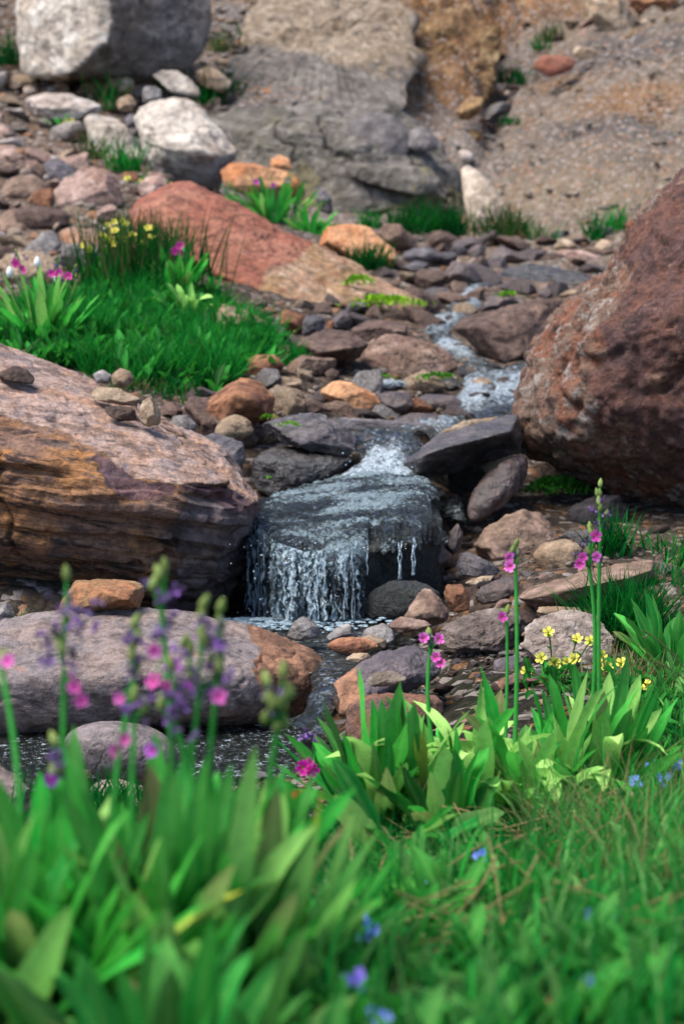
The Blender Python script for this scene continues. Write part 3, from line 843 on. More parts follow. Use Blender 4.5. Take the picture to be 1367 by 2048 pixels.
# --- upper right
R('boulder', 'tan wedge boulder perched at the top of the right gully', 'boulder', 'tan', [(1148, -30), (1165, 30), (1195, 58), (1238, 78), (1262, 68), (1278, 50), (1245, 5), (1230, -30)], d=10.7, thick=.6, tilt=.3, p=90)
R('boulder', 'dark rust boulder beside the perched tan wedge', 'boulder', 'rust', [(1250, -30), (1258, 12), (1285, 42), (1320, 30), (1370, -10), (1400, -40)], d=10.9, thick=.6)
R('stone', 'salmon red stone lying in the right gully', 'stone', 'redslab', [(1062, 128), (1080, 112), (1120, 108), (1152, 118), (1148, 138), (1100, 156), (1074, 146)], d=10.2, thick=.6, p=12)
R('stone', 'pale tan stone next to the salmon red stone', 'stone', 'tan', [(1140, 100), (1158, 88), (1185, 92), (1202, 106), (1175, 120), (1150, 118)], d=10.3, thick=.6)
R('stone', 'ochre boulder at the bottom of the eroded earth bank', 'boulder', 'ochre', [(905, 225), (940, 195), (970, 190), (972, 215), (940, 240), (912, 245)], d=9.7)

# --- stones round the upper stream
K = [
 ('brown', 'light brown rounded stone under the grass at the head of the stream', [(845, 475), (862, 460), (895, 460), (925, 478), (920, 492), (860, 494)]),
 ('slate', 'flat grey stone at the left of the dark rock pile', [(805, 505), (830, 492), (872, 494), (880, 520), (840, 530), (808, 522)]),
 ('wetbrown', 'dark stone at the crest of the dark rock pile', [(900, 485), (940, 470), (968, 480), (960, 500), (910, 506)]),
 ('wetbrown', 'dark brown stone standing on edge in the dark rock pile', [(935, 500), (955, 482), (975, 492), (970, 528), (940, 530)]),
 ('brown', 'brown stone with tan tip at the top of the dark rock pile', [(1000, 478), (1030, 468), (1062, 488), (1055, 500), (1010, 496)]),
 ('wetbrown', 'dark stone sloping under the tan tipped one', [(975, 510), (1000, 488), (1060, 515), (1066, 528), (1000, 530)]),
 ('brown', 'small ochre brown stone in the dark rock pile', [(938, 528), (960, 508), (975, 520), (965, 545), (942, 545)]),
 ('pink', 'pale pinkish stone at the right of the dark rock pile', [(1103, 512), (1120, 498), (1160, 498), (1200, 514), (1192, 532), (1135, 528)]),
 ('tan', 'tan stone behind the pale pinkish one', [(1100, 495), (1125, 476), (1150, 482), (1155, 500), (1110, 506)]),
 ('tan', 'rounded tan stone beneath the far right grass tufts', [(1185, 495), (1200, 478), (1225, 480), (1235, 505), (1200, 516)]),
 ('brown', 'brown egg-shaped stone left of the first cascade', [(822, 548), (845, 535), (880, 540), (888, 562), (850, 572), (826, 564)]),
 ('slate', 'grey slab stone between the rusty boulder and dark rock pile', [(800, 535), (830, 520), (866, 528), (860, 545), (815, 552)]),
 ('wetbrown', 'dark boulder above the first cascade', [(880, 545), (905, 520), (950, 535), (965, 560), (930, 575), (890, 572)]),
 ('wetbrown', 'brown wet stone left of the first cascade', [(840, 585), (865, 570), (900, 575), (905, 598), (865, 606)]),
 ('brown', 'ridge-shaped brown stone right of the red slab tail', [(790, 600), (815, 565), (840, 580), (868, 615), (830, 622)]),
 ('wetbrown', 'mossy brown stone beside the second cascade', [(965, 605), (985, 590), (1030, 592), (1038, 612), (1000, 625), (970, 622)]),
 ('brown', 'long brown block behind the square brown block', [(1040, 608), (1070, 598), (1165, 596), (1150, 625), (1110, 655), (1060, 640)]),
 ('tan', 'small tan stone behind the long brown block', [(1115, 590), (1140, 578), (1165, 582), (1160, 600), (1122, 602)]),
 ('wetbrown', 'small dark stone in front of the wet ledge', [(1072, 585), (1090, 574), (1108, 582), (1102, 598), (1078, 598)]),
 ('brown', 'dark brown stone left of the second cascade', [(700, 660), (730, 638), (790, 640), (830, 655), (832, 672), (760, 690), (712, 685)]),
 ('tan', 'upright tan splinter of stone in the lime green moss', [(714, 612), (722, 590), (738, 580), (742, 605), (732, 628), (716, 626)]),
 ('brown', 'flat brown stone right of the lime green moss', [(760, 628), (790, 618), (830, 626), (838, 642), (790, 648)]),
 ('wetbrown', 'chocolate block standing on the dark angular stone', [(660, 645), (680, 620), (702, 616), (708, 648), (690, 662), (664, 662)]),
 ('greyst', 'pale grey stone at the foot of the red slab', [(545, 640), (570, 625), (600, 632), (595, 655), (555, 660)]),
 ('wetbrown', 'dark grey stone leaning beside the sandy rock', [(535, 650), (555, 640), (585, 680), (580, 700), (545, 680)]),
 ('slate', 'dark stone under the foot of the red slab', [(595, 640), (630, 624), (655, 640), (645, 670), (605, 675)]),
 ('tan', 'sandy rock with dark right side at the edge of the meadow', [(402, 622), (430, 604), (480, 612), (530, 640), (540, 680), (500, 690), (440, 668)]),
 ('rust', 'square rust block at the tip of the meadow', [(488, 720), (505, 708), (555, 704), (572, 732), (560, 757), (512, 758), (492, 745)]),
 ('tan', 'tan flat stone below the square rust block', [(530, 765), (560, 752), (600, 758), (606, 776), (560, 782)]),
 ('brown', 'grey brown stone right of the big orange brown boulder', [(538, 778), (570, 768), (610, 790), (600, 806), (555, 804)]),
 ('brown', 'wedge stone left of the orange topped stone', [(580, 812), (610, 792), (635, 795), (660, 820), (645, 834), (600, 830)]),
 ('orange', 'bright orange topped stone in the middle of the stream rubble', [(636, 782), (668, 760), (705, 764), (745, 782), (766, 805), (762, 835), (710, 828), (655, 806)]),
 ('wetbrown', 'brown triangular block right of the orange topped stone', [(745, 788), (780, 782), (824, 786), (826, 815), (790, 840), (755, 815)]),
 ('brown', 'small grey brown stone below the dark angular stone', [(645, 745), (665, 735), (682, 745), (676, 765), (650, 764)]),
 ('tan', 'tan stone beside the flat grey slate', [(590, 735), (625, 742), (630, 765), (600, 768)]),
]
for k, lab, ol in K:
    R('stone', lab, 'stone', k, ol, thick=.85, tilt=.5, p=90)
R('rock', 'dark angular stone overhanging a black gap beside the tan slab', 'rock', 'brown', [(588, 690), (610, 672), (650, 658), (700, 662), (736, 690), (722, 712), (690, 735), (640, 742), (608, 728)], d=4.95, thick=.7, tilt=.5, p=90,
  ridge=[(610, 690, -.08), (640, 705, -.13), (700, 695, -.12), (725, 692, -.04), (650, 740, -.02)])
R('rock', 'wide flat tan slab in the middle of the stream', 'rock', 'brownpink', [(684, 758), (720, 702), (760, 672), (800, 665), (880, 688), (926, 716), (922, 745), (870, 764), (760, 772)], d=5.05, thick=.5, tilt=.9, p=90, crack=.03)
R('rock', 'square brown block with a lit left face right of the cascades', 'rock', 'brown', [(905, 655), (930, 632), (1000, 620), (1060, 605), (1095, 610), (1108, 655), (1090, 690), (1050, 722), (1010, 742), (955, 705)], d=5.35, thick=.7, tilt=.35, p=90,
  ridge=[(955, 655, -.14), (1010, 728, -.16), (1060, 700, -.12), (1080, 630, -.02)])
R('rock', 'wet black ledge with water glinting on its flat top', 'rock', 'wet', [(960, 572), (1000, 545), (1030, 530), (1100, 528), (1180, 545), (1202, 565), (1195, 585), (1100, 592), (1010, 594)], d=7.1, thick=.6, tilt=1.1, p=90)
R('boulder', 'long orange brown boulder between meadow and stream', 'boulder', 'rust', [(380, 848), (395, 820), (430, 788), (480, 755), (522, 762), (550, 798), (542, 840), (490, 848), (430, 864)], d=4.15, thick=.7, tilt=.5, p=90,
  ridge=[(420, 810, -.08), (470, 790, -.12), (500, 800, -.12), (530, 825, -.06), (440, 850, -.1)])
R('stone', 'round tan stone in front of the long orange brown boulder', 'stone', 'tan', [(424, 868), (440, 838), (470, 826), (500, 838), (512, 865), (480, 880), (440, 882)], d=3.95, p=10)
R('rock', 'layered slate slab with tufts of moss left of the falls', 'rock', 'slate', [(515, 850), (540, 832), (600, 822), (650, 832), (700, 852), (722, 880), (712, 905), (690, 918), (620, 898), (560, 888), (528, 872)], d=3.95, thick=.7, tilt=.7, p=90, strata=.07, layers=6, n=60)
R('rock', 'black wet rock under the layered slate slab', 'rock', 'wet', [(495, 925), (530, 888), (600, 885), (690, 905), (725, 925), (712, 950), (640, 985), (540, 1000), (500, 985)], d=3.92, thick=.7, tilt=.3, p=16, n=50)
R('stone', 'grey slab stone behind the right shoulder of the layered boulder', 'stone', 'slate', [(395, 872), (430, 864), (488, 885), (496, 930), (480, 960), (440, 930), (405, 895)], d=3.72, thick=.6)
R('stone', 'upright tan stone under the flat slate on the layered boulder', 'stone', 'tan', [(276, 835), (285, 800), (305, 790), (325, 825), (322, 852), (285, 856)], d=surf(LEFT, 305, 860) + .012)
R('stone', 'flat tan slate lying on the layered boulder', 'stone', 'tan', [(172, 788), (195, 774), (240, 776), (288, 800), (285, 816), (240, 812), (185, 800)], d=surf(LEFT, 235, 812) + .012, thick=.5, tilt=1.0, strata=.1, layers=3)
R('stone', 'tan cobble at the meadow edge above the flat slate', 'stone', 'tan', [(220, 752), (240, 735), (262, 742), (270, 758), (255, 776), (226, 772)], d=4.2, p=12)
R('stone', 'grey cobble beside the tan cobble at the meadow edge', 'stone', 'greyst', [(185, 748), (205, 738), (224, 750), (220, 768), (192, 766)], d=4.2, p=12)
R('stone', 'brown stone resting on top of the layered boulder', 'stone', 'brown', [(-10, 738), (20, 728), (52, 736), (75, 756), (68, 770), (30, 764), (-10, 758)], d=surf(LEFT, 35, 768) + .012, thick=.6, tilt=.8)
R('stone', 'grey stone half hidden in the meadow grass', 'stone', 'greyst', [(325, 745), (338, 726), (362, 720), (388, 745), (370, 758), (335, 758)], d=4.65)
R('stone', 'blue grey cobble beside the orange brown boulder', 'stone', 'greyst', [(336, 850), (345, 832), (375, 828), (395, 850), (385, 872), (350, 868)], d=4.0, p=12)
R('stone', 'dark stone at the lower meadow edge', 'stone', 'brown', [(318, 820), (330, 802), (362, 806), (370, 832), (345, 842), (322, 838)], d=4.15)

# --- slates round the top of the falls
R('stone', 'thin dark slate spanning the stream above the falls', 'stone', 'slate', [(640, 846), (665, 832), (760, 838), (850, 846), (880, 856), (860, 872), (760, 872), (680, 862)], d=4.15, thick=.8, tilt=1.2, p=90, strata=.1, layers=3)
R('stone', 'brown stone under the spanning slate', 'stone', 'wetbrown', [(640, 850), (680, 860), (735, 880), (725, 900), (690, 890), (650, 872)], d=4.05, thick=.8)
R('rock', 'long black ledge rock right of the falls with tan upper edge', 'rock', 'ledge', [(800, 930), (838, 898), (880, 868), (960, 846), (1036, 826), (1046, 870), (1040, 905), (960, 925), (880, 950), (830, 962)], d=3.9, thick=.8, tilt=.6, p=90, n=50,
  ridge=[(850, 910, -.14), (900, 892, -.17), (1020, 862, -.15), (1030, 890, -.06), (900, 940, -.04)])
R('stone', 'tan slate strip lying on the black ledge rock', 'stone', 'tan', [(850, 878), (900, 858), (960, 838), (1000, 832), (985, 850), (900, 876)], d=4.12, thick=.9, tilt=1.2)
R('stone', 'brown slate in the current upstream of the tan slate strip', 'stone', 'wetbrown', [(780, 842), (820, 826), (870, 824), (880, 838), (850, 848), (800, 852)], d=4.45, thick=.7, tilt=1)
R('stone', 'mossy black stone between the cascades', 'stone', 'mossrock', [(862, 780), (875, 758), (905, 752), (928, 770), (920, 790), (880, 794)], d=4.9)
R('stone', 'dark brown slate left of the last cascade', 'stone', 'wetbrown', [(825, 800), (850, 786), (905, 790), (930, 805), (910, 818), (845, 822)], d=4.65, tilt=.9)
R('stone', 'tan stone in the white shallows by the maroon boulder', 'stone', 'tan', [(940, 762), (965, 752), (985, 762), (988, 780), (955, 784)], d=4.9)
R('rock', 'black rock filling the gap beneath the long ledge rock', 'rock', 'mossrock', [(838, 950), (900, 925), (960, 905), (1040, 895), (1045, 960), (960, 1060), (900, 1080), (850, 1010)], d=4.05, thick=.6, tilt=.1, n=36)
# the step the water falls over
FALL = R('rock', 'broad black mossy rock the waterfall spills over', 'rock', 'mossrock',
  [(498, 1005), (560, 985), (640, 972), (700, 950), (800, 950), (862, 968), (880, 1010), (884, 1060), (870, 1130), (880, 1250), (700, 1250), (540, 1250), (500, 1250), (496, 1120)],
  d=3.55, p=26, n=90, seed=77, cuts=0,
  pts3=[(505, 1012, 3.72), (570, 994, 3.80), (640, 975, 3.88), (700, 956, 3.92), (770, 952, 3.92), (845, 968, 3.88), (880, 990, 3.80),
        (502, 1056, 3.46), (550, 1104, 3.34), (610, 1126, 3.32), (680, 1118, 3.31), (760, 1088, 3.35), (830, 1066, 3.40), (884, 1050, 3.46),
        (505, 1255, 3.44), (560, 1262, 3.38), (680, 1262, 3.37), (800, 1262, 3.42), (884, 1255, 3.5), (510, 1250, 3.9), (880, 1250, 4.0)],
  a1=.04, f=3, chip=.03, a2=.012)
R('rock', 'low black algae covered rock right of the falling water', 'rock', 'mossrock', [(720, 1215), (740, 1180), (780, 1158), (840, 1160), (885, 1180), (880, 1225), (820, 1250), (740, 1245)], d=3.28, thick=.8, p=10, a2=.02)

# --- right bank stones
R('rock', 'leaning brown rock propped under the maroon boulder', 'rock', 'wetbrown', [(926, 1035), (945, 975), (985, 935), (1028, 902), (1056, 906), (1054, 955), (1015, 1008), (965, 1046), (935, 1052)], d=3.75, thick=.7, tilt=.5, p=12)
R('rock', 'large brown slab leaning behind the pink primrose stalk', 'rock', 'brownpink', [(925, 1120), (960, 1060), (1010, 1025), (1070, 1016), (1108, 1035), (1126, 1078), (1085, 1110), (1030, 1150), (950, 1145)], d=3.65, thick=.5, tilt=.7, p=90)
R('rock', 'tan block between the pink primrose stalks', 'rock', 'tan', [(1062, 1110), (1078, 1086), (1135, 1076), (1168, 1092), (1168, 1140), (1130, 1162), (1085, 1152)], d=3.45, thick=.8, tilt=.4, p=14)
R('rock', 'long brown plank of rock right of the tan block', 'rock', 'brownpink', [(1034, 1195), (1060, 1174), (1150, 1162), (1225, 1130), (1306, 1118), (1312, 1158), (1255, 1195), (1160, 1212), (1070, 1218)], d=3.3, thick=1.0, tilt=.9, p=90,
  ridge=[(1050, 1198, -.05), (1110, 1196, -.08), (1140, 1178, -.1), (1240, 1158, -.1), (1300, 1140, -.05)])
R('rock', 'pale cracked slab in front of the long brown plank', 'rock', 'pale2', [(1040, 1300), (1050, 1255), (1075, 1226), (1130, 1215), (1205, 1218), (1228, 1275), (1222, 1310), (1160, 1345), (1060, 1335)], d=2.84, thick=.6, tilt=1.0, p=90, crack=.03, strata=.06, layers=5, bed=(.1, .2, 1), n=60)
R('rock', 'grey cracked flat slab at the edge of the upper pool', 'rock', 'pinkgrey', [(866, 1268), (885, 1245), (950, 1220), (1030, 1214), (1062, 1250), (1045, 1290), (1000, 1312), (930, 1314), (888, 1298)], d=2.93, thick=.6, tilt=1.0, p=90, crack=.03, strata=.07, layers=5, n=60)
R('stone', 'tan lip of stone lying on the pale cracked slab', 'stone', 'tan', [(1068, 1232), (1076, 1214), (1110, 1212), (1180, 1216), (1200, 1226), (1140, 1236), (1090, 1244)], d=3.1, thick=1.0, tilt=1.1)
R('rock', 'reddish brown stone under the large brown slab', 'rock', 'wetbrown', [(944, 1200), (956, 1175), (1000, 1158), (1038, 1145), (1050, 1165), (1030, 1200), (975, 1218)], d=3.35)
R('stone', 'dark stone with pale upper edge beside the leaning slab', 'stone', 'slate', [(904, 1135), (912, 1105), (935, 1102), (985, 1125), (1006, 1142), (990, 1158), (930, 1158)], d=3.45)
R('stone', 'narrow reddish stone standing beside the falls', 'stone', 'wetbrown', [(888, 1100), (898, 1060), (915, 1044), (926, 1065), (922, 1105), (900, 1112)], d=3.55)
R('stone', 'small dark red stone above the black algae rock', 'stone', 'wetbrown', [(852, 1112), (862, 1082), (878, 1080), (902, 1115), (895, 1140), (862, 1136)], d=3.5)
R('stone', 'pyramid-shaped reddish stone at the pool edge', 'stone', 'brownpink', [(800, 1245), (830, 1195), (852, 1170), (868, 1182), (902, 1222), (895, 1248), (840, 1256)], d=3.15, p=90, thick=.6)
R('stone', 'mottled rust stone right of the pyramid-shaped one', 'stone', 'rust', [(884, 1185), (895, 1168), (922, 1166), (942, 1190), (936, 1222), (900, 1228)], d=3.25)
R('stone', 'low reddish stone in the wet gravel below the pyramid-shaped one', 'stone', 'brownpink', [(768, 1250), (800, 1232), (850, 1240), (870, 1256), (830, 1268), (780, 1266)], d=3.08, tilt=1)
R('stone', 'thin tan slate above the reddish brown stone', 'stone', 'tan', [(930, 1165), (960, 1152), (990, 1150), (975, 1168), (940, 1178)], d=3.42)
R('rock', 'lichen spotted rock coloured dark for shade in the hollow beneath the maroon boulder', 'rock', 'shade_painted_rock', [(1120, 1060), (1140, 1010), (1190, 985), (1240, 985), (1262, 1020), (1250, 1060), (1180, 1080)], d=3.85, thick=.6)
R('rock', 'rock coloured dark for shade at the back of the hollow', 'rock', 'shade_painted_rock', [(1060, 1010), (1090, 960), (1160, 950), (1200, 980), (1180, 1030), (1110, 1040)], d=4.2, thick=.6)
R('stone', 'orange stone at the edge of the frame below the hollow', 'stone', 'orange', [(1336, 1142), (1350, 1115), (1390, 1095), (1410, 1130), (1380, 1150)], d=3.5)
R('stone', 'pinkish round stone behind the orange one', 'stone', 'pink', [(1330, 1118), (1345, 1098), (1380, 1090), (1395, 1112), (1360, 1126)], d=3.6)
R('stone', 'grey upright stone at the end of the long brown plank', 'stone', 'brown', [(1300, 1150), (1308, 1115), (1325, 1104), (1332, 1130), (1318, 1160)], d=3.4)
R('stone', 'tan pebble-like stone behind the tan block', 'stone', 'tan', [(1165, 1130), (1180, 1112), (1215, 1112), (1225, 1128), (1190, 1142)], d=3.5)
R('stone', 'pale stone on the soil above the long brown plank', 'stone', 'pink', [(1218, 1125), (1235, 1110), (1268, 1108), (1275, 1120), (1240, 1130)], d=3.55)

# --- pool edge and front
R('rock', 'rounded dark brown rock between the two pools', 'rock', ['pool_dark', 'rust'], [(656, 1405), (668, 1362), (705, 1330), (760, 1300), (850, 1288), (882, 1308), (892, 1345), (850, 1372), (780, 1395), (705, 1440), (668, 1440)], d=2.72, thick=.7, tilt=.7, p=12, n=60,
  colsplit=lambda fc, nn, fx, fy, s: np.where(fx + 30 * gnoise(fc * 12, 3) < 715, 1, 0))
R('rock', 'reddish rock under the dark brown rock behind the primrose leaves', 'rock', 'pool_red', [(682, 1450), (695, 1405), (745, 1385), (830, 1382), (890, 1390), (890, 1450), (800, 1490), (705, 1500)], d=2.52, thick=.7, tilt=.6, p=12)
R('stone', 'thin pale stone lying against the dark brown rock', 'stone', 'greytan', [(732, 1360), (750, 1344), (785, 1340), (816, 1356), (806, 1372), (745, 1376)], d=2.58, thick=.7)
R('stone', 'ribbed grey stone standing in the upper pool', 'stone', 'greyst', [(570, 1272), (585, 1248), (606, 1230), (630, 1240), (648, 1266), (625, 1280), (590, 1280)], d=3.02, p=90, strata=.08, layers=5, bed=(.7, 0, .7))
R('stone', 'light grey pointed stone at the pool outlet', 'stone', 'greyst', [(648, 1275), (672, 1255), (695, 1244), (722, 1272), (705, 1284), (665, 1284)], d=2.98, p=90)
R('stone', 'mottled grey stone right of the pointed one at the pool outlet', 'stone', 'greyst', [(722, 1272), (732, 1254), (770, 1246), (798, 1275), (788, 1290), (745, 1288)], d=3.0)
R('stone', 'long brown stone in front of the pointed grey one', 'stone', 'rust', [(648, 1292), (668, 1276), (710, 1272), (745, 1278), (762, 1294), (720, 1312), (672, 1308)], d=2.9, p=10)
R('stone', 'pale buff stone behind the long brown one', 'stone', 'tan', [(712, 1276), (740, 1268), (775, 1280), (770, 1296), (735, 1300)], d=2.93)
R('stone', 'small tan stone at the lip of the little chute', 'stone', 'tan', [(690, 1318), (705, 1306), (735, 1306), (745, 1318), (715, 1330)], d=2.85)
R('stone', 'dark pitted stone in the shallows right of the outlet', 'stone', 'pool_dark', [(970, 1338), (985, 1318), (1030, 1310), (1070, 1325), (1060, 1345), (1000, 1350)], d=2.85, thick=.7)
R('stone', 'reddish stone half under water behind the pale leaves', 'stone', 'pool_red', [(990, 1368), (1010, 1350), (1060, 1345), (1080, 1362), (1050, 1382), (1005, 1384)], d=2.72)
R('stone', 'grey stone at the end of the pale cracked slab', 'stone', 'greyst', [(1225, 1320), (1240, 1300), (1280, 1296), (1300, 1310), (1275, 1328)], d=2.92)
R('stone', 'grey pebble-strewn stone right of the yellow flowers', 'stone', 'greyst', [(1285, 1322), (1300, 1302), (1335, 1304), (1342, 1320), (1310, 1334)], d=2.9)
R('rock', 'orange brown rock leaning at the foot of the layered boulder', 'rock', 'rustfoot', [(108, 1225), (132, 1190), (150, 1162), (200, 1157), (270, 1162), (292, 1172), (282, 1205), (280, 1222), (190, 1236), (130, 1238)], d=3.02, thick=.6, tilt=.4, p=90,
  ridge=[(150, 1175, -.05), (200, 1182, -.09), (270, 1180, -.06), (250, 1200, -.09), (170, 1215, -.08)])
R('stone', 'grey stone in the corner under the layered boulder', 'stone', 'greyst', [(-30, 1250), (-10, 1205), (15, 1200), (32, 1225), (25, 1255)], d=3.0)
R('rock', 'dark brown rock in the corner beside the front primrose', 'rock', 'front', [(-60, 1540), (-10, 1520), (30, 1535), (58, 1580), (76, 1625), (75, 1700), (20, 1720), (-60, 1720)], d=2.05, thick=.7, tilt=.4, p=90)
R('stone', 'flat pale stone at the front edge of the lower pool', 'stone', 'pale2', [(160, 1592), (185, 1562), (240, 1556), (290, 1572), (285, 1606), (220, 1620)], d=2.28, thick=.5, tilt=1)
R('stone', 'brown stone in the shallows left of the round boulder', 'stone', 'brown', [(128, 1560), (150, 1535), (180, 1540), (190, 1565), (160, 1580)], d=2.3)
R('stone', 'wet stone breaking the riffle beside the primrose leaves', 'stone', 'pool_dark', [(478, 1555), (495, 1540), (530, 1542), (545, 1556), (520, 1568), (490, 1566)], d=2.38)
R('stone', 'pink stone half buried in the meadow turf', 'stone', 'pink', [(860, 1915), (890, 1875), (950, 1890), (985, 1925), (940, 1950), (880, 1945)], d=1.38, thick=.6, tilt=1)
R('stone', 'pale stone half buried in the turf left of the pink one', 'stone', 'pale2', [(800, 1960), (820, 1935), (860, 1938), (870, 1965), (830, 1975)], d=1.3, thick=.6, tilt=1)
R('stone', 'flat tan stone beside the blue flowers in the turf', 'stone', 'pink', [(1235, 1600), (1250, 1582), (1310, 1578), (1325, 1598), (1280, 1612)], d=2.1, thick=.5, tilt=1)

# ------------------------------------------------------------------ loose stones between the big ones
protos = []
for k in range(9):
    r_ = np.random.default_rng(200 + k)
    pts = r_.normal(size=(11, 3)); pts /= np.linalg.norm(pts, axis=1)[:, None]
    pts *= np.array([1.0, .75, .5]) * r_.uniform(.85, 1.1, (11, 1))
    V, Qd = star([pts], pts.mean(0), 20, 90, 12, 500 + k)
    V = displace(V, Qd, 1.0, 300 + k, dict(a1=.035, f=2.0, chip=.05, a2=.014))
    V[:, 2] += .3
    V *= .5
    me = mesh_np('stone', V, Qd)
    me.materials.append(M['brown'])
    protos.append(me)


def inside_rock(px, py, d, grow=0.0):
    for ol, dd in OUTLINES:
        if inpoly(np.array([px]), np.array([py]), ol)[0] and d > dd - .25: return True
    return False


def scatter(poly, count, smin, smax, mats, label, group, seed, tries=20, pack=.72):
    r_ = np.random.default_rng(seed)
    P = np.array(poly, float); lo, hi = P.min(0), P.max(0)
    done = 0; placed = []
    C = r_.uniform(lo, hi, (count * tries, 2)); C = C[inpoly(C[:, 0], C[:, 1], poly)]
    DD = hit(C[:, 0], C[:, 1])
    for (px, py), d in zip(C, DD):
        if done >= count: break
        if inside_rock(px, py, d): continue
        s = smin * (smax / smin) ** (r_.random() ** 1.4)
        rp = s * .5 * FPX / d
        if any((px - a) ** 2 + ((py - b_) * 1.8) ** 2 < ((rp + c_) * pack) ** 2 for a, b_, c_ in placed): continue
        placed.append((px, py, rp))
        w = at(px, py, d)
        ob = bpy.data.objects.new('stone', protos[int(r_.integers(len(protos)))])
        SC.collection.objects.link(ob)
        ob.material_slots[0].link = 'OBJECT'
        ob.material_slots[0].material = M[mats[int(r_.integers(len(mats)))]]
        ob.location = (w[0], w[1], w[2] - .06 * s)
        ob.scale = (s * r_.uniform(.8, 1.25), s * r_.uniform(.8, 1.2), s * r_.uniform(.75, 1.2))
        ob.rotation_euler = (r_.uniform(-.4, .4), r_.uniform(-.4, .4), r_.uniform(0, 6.28))
        tag(ob, label, 'stone', group)
        done += 1
    return placed


scatter([(0, 300), (260, 330), (280, 430), (210, 560), (0, 560)], 120, .14, .42, ['pink', 'brownpink', 'tan', 'rustpink', 'rust', 'brown', 'greyst'], 'loose stone in the jumbled rubble of the left slope', 'loose stones of the left slope', 1, pack=.52)
scatter([(0, 160), (440, 150), (480, 230), (430, 340), (300, 350), (0, 330)], 62, .13, .40, ['pink', 'tan', 'pale', 'greyst', 'brownpink', 'tan'], 'loose pale stone scattered high among the white blocks', 'loose stones among the white blocks', 2, pack=.6)
scatter([(760, 470), (1230, 470), (1200, 600), (1000, 640), (830, 640), (700, 560)], 84, .13, .34, ['brown', 'wetbrown', 'wetbrown', 'slate', 'tan', 'brownpink'], 'dark stone in the pile at the head of the stream', 'dark stones at the head of the stream', 3, pack=.52)
scatter([(520, 630), (720, 600), (860, 640), (840, 860), (640, 900), (420, 890), (400, 800), (560, 740)], 84, .09, .26, ['brown', 'wetbrown', 'tan', 'brownpink', 'greyst', 'rust'], 'small stone packed between the larger ones beside the cascades', 'small stones beside the cascades', 4, pack=.48)
scatter([(880, 1050), (1150, 1060), (1330, 1060), (1367, 1140), (1240, 1260), (1200, 1330), (1050, 1330), (900, 1240)], 56, .025, .09, ['brown', 'brownpink', 'tan', 'pink', 'greyst'], 'small stone on the ground between the right bank slabs', 'small stones of the right bank', 5, pack=.6)
scatter([(560, 1240), (780, 1250), (1000, 1310), (1340, 1300), (1340, 1360), (900, 1400), (650, 1340)], 32, .018, .05, ['greyst', 'brown', 'tan', 'pool_dark', 'pinkgrey'], 'pebble at the edge of the upper pool', 'pebbles of the upper pool', 6)
scatter([(1020, 40), (1150, 0), (1300, 60), (1060, 170), (980, 300), (930, 330), (940, 240)], 22, .07, .2, ['tan', 'pink', 'brown', 'ochre', 'greyst'], 'loose stone lying in the gully on the bank', 'loose stones in the gully', 7)
scatter([(960, 640), (1080, 730), (1040, 830), (860, 860), (840, 780)], 26, .05, .12, ['wetbrown', 'wet', 'wetbrown', 'slate'], 'wet stone standing in the white water', 'wet stones in the white water', 8)
scatter([(20, 1560), (330, 1560), (330, 1620), (80, 1640)], 10, .03, .06, ['pale2', 'brown', 'tan'], 'small stone at the front shore of the lower pool', 'stones of the front shore', 9)


def gravel_mat(name):
    m, t, out = nodes(name)
    a = N(t, 'ShaderNodeAttribute', attribute_name='col'); tc = N(t, 'ShaderNodeTexCoord')
    g = noise(t, tc.outputs['Object'], 90, 5, .7)
    col = mixcol(t, math_(t, 'MULTIPLY', rampf(t, g, .5, .68), .45), a.outputs['Color'], lin('40362f'))
    b = N(t, 'ShaderNodeBsdfPrincipled'); L(t, col, b.inputs['Base Color']); b.inputs['Roughness'].default_value = .9
    b.inputs['Specular IOR Level'].default_value = .2
    bp = N(t, 'ShaderNodeBump'); bp.inputs['Distance'].default_value = .006; L(t, g, bp.inputs['Height']); L(t, bp.outputs[0], b.inputs['Normal'])
    L(t, b.outputs[0], out.inputs[0])
    return m


M['gravel'] = gravel_mat('gravel')
gsh = []
for k in range(8):
    r_ = np.random.default_rng(400 + k)
    pts = r_.normal(size=(9, 3)); pts /= np.linalg.norm(pts, axis=1)[:, None]
    pts *= np.array([1, .8, .55])
    gsh.append(star([pts], pts.mean(0), 3, 40))


def gravel(poly, count, smin, smax, cols, seed, power=2.2):
    r_ = np.random.default_rng(seed)
    P = np.array(poly, float); lo, hi = P.min(0), P.max(0)
    # even over the ground, not over the picture
    W = at(P[:, 0], P[:, 1], hit(P[:, 0], P[:, 1]))
    lo, hi = W[:, :2].min(0), W[:, :2].max(0)
    wp = [tuple(w[:2]) for w in W]
    xy = r_.uniform(lo, hi, (count * 4, 2))
    xy = xy[inpoly(xy[:, 0], xy[:, 1], wp)][:count]
    z = hz(xy[:, 0], xy[:, 1])
    cl = np.array([lin(c_) for c_ in cols])
    for (x, y), zz in zip(xy, z):
        V, Qd = gsh[int(r_.integers(8))]
        s = smin * (smax / smin) ** (r_.random() ** power) * .5
        a = r_.uniform(0, 6.28); ca, sa = math.cos(a), math.sin(a)
        v = V * s * r_.uniform(.7, 1.3, 3)
        v = np.stack([v[:, 0] * ca - v[:, 1] * sa, v[:, 0] * sa + v[:, 1] * ca, v[:, 2]], -1)
        GA.add(v + (x, y, zz + s * .25), Qd, cl[int(r_.integers(len(cl)))] * r_.uniform(.75, 1.2))


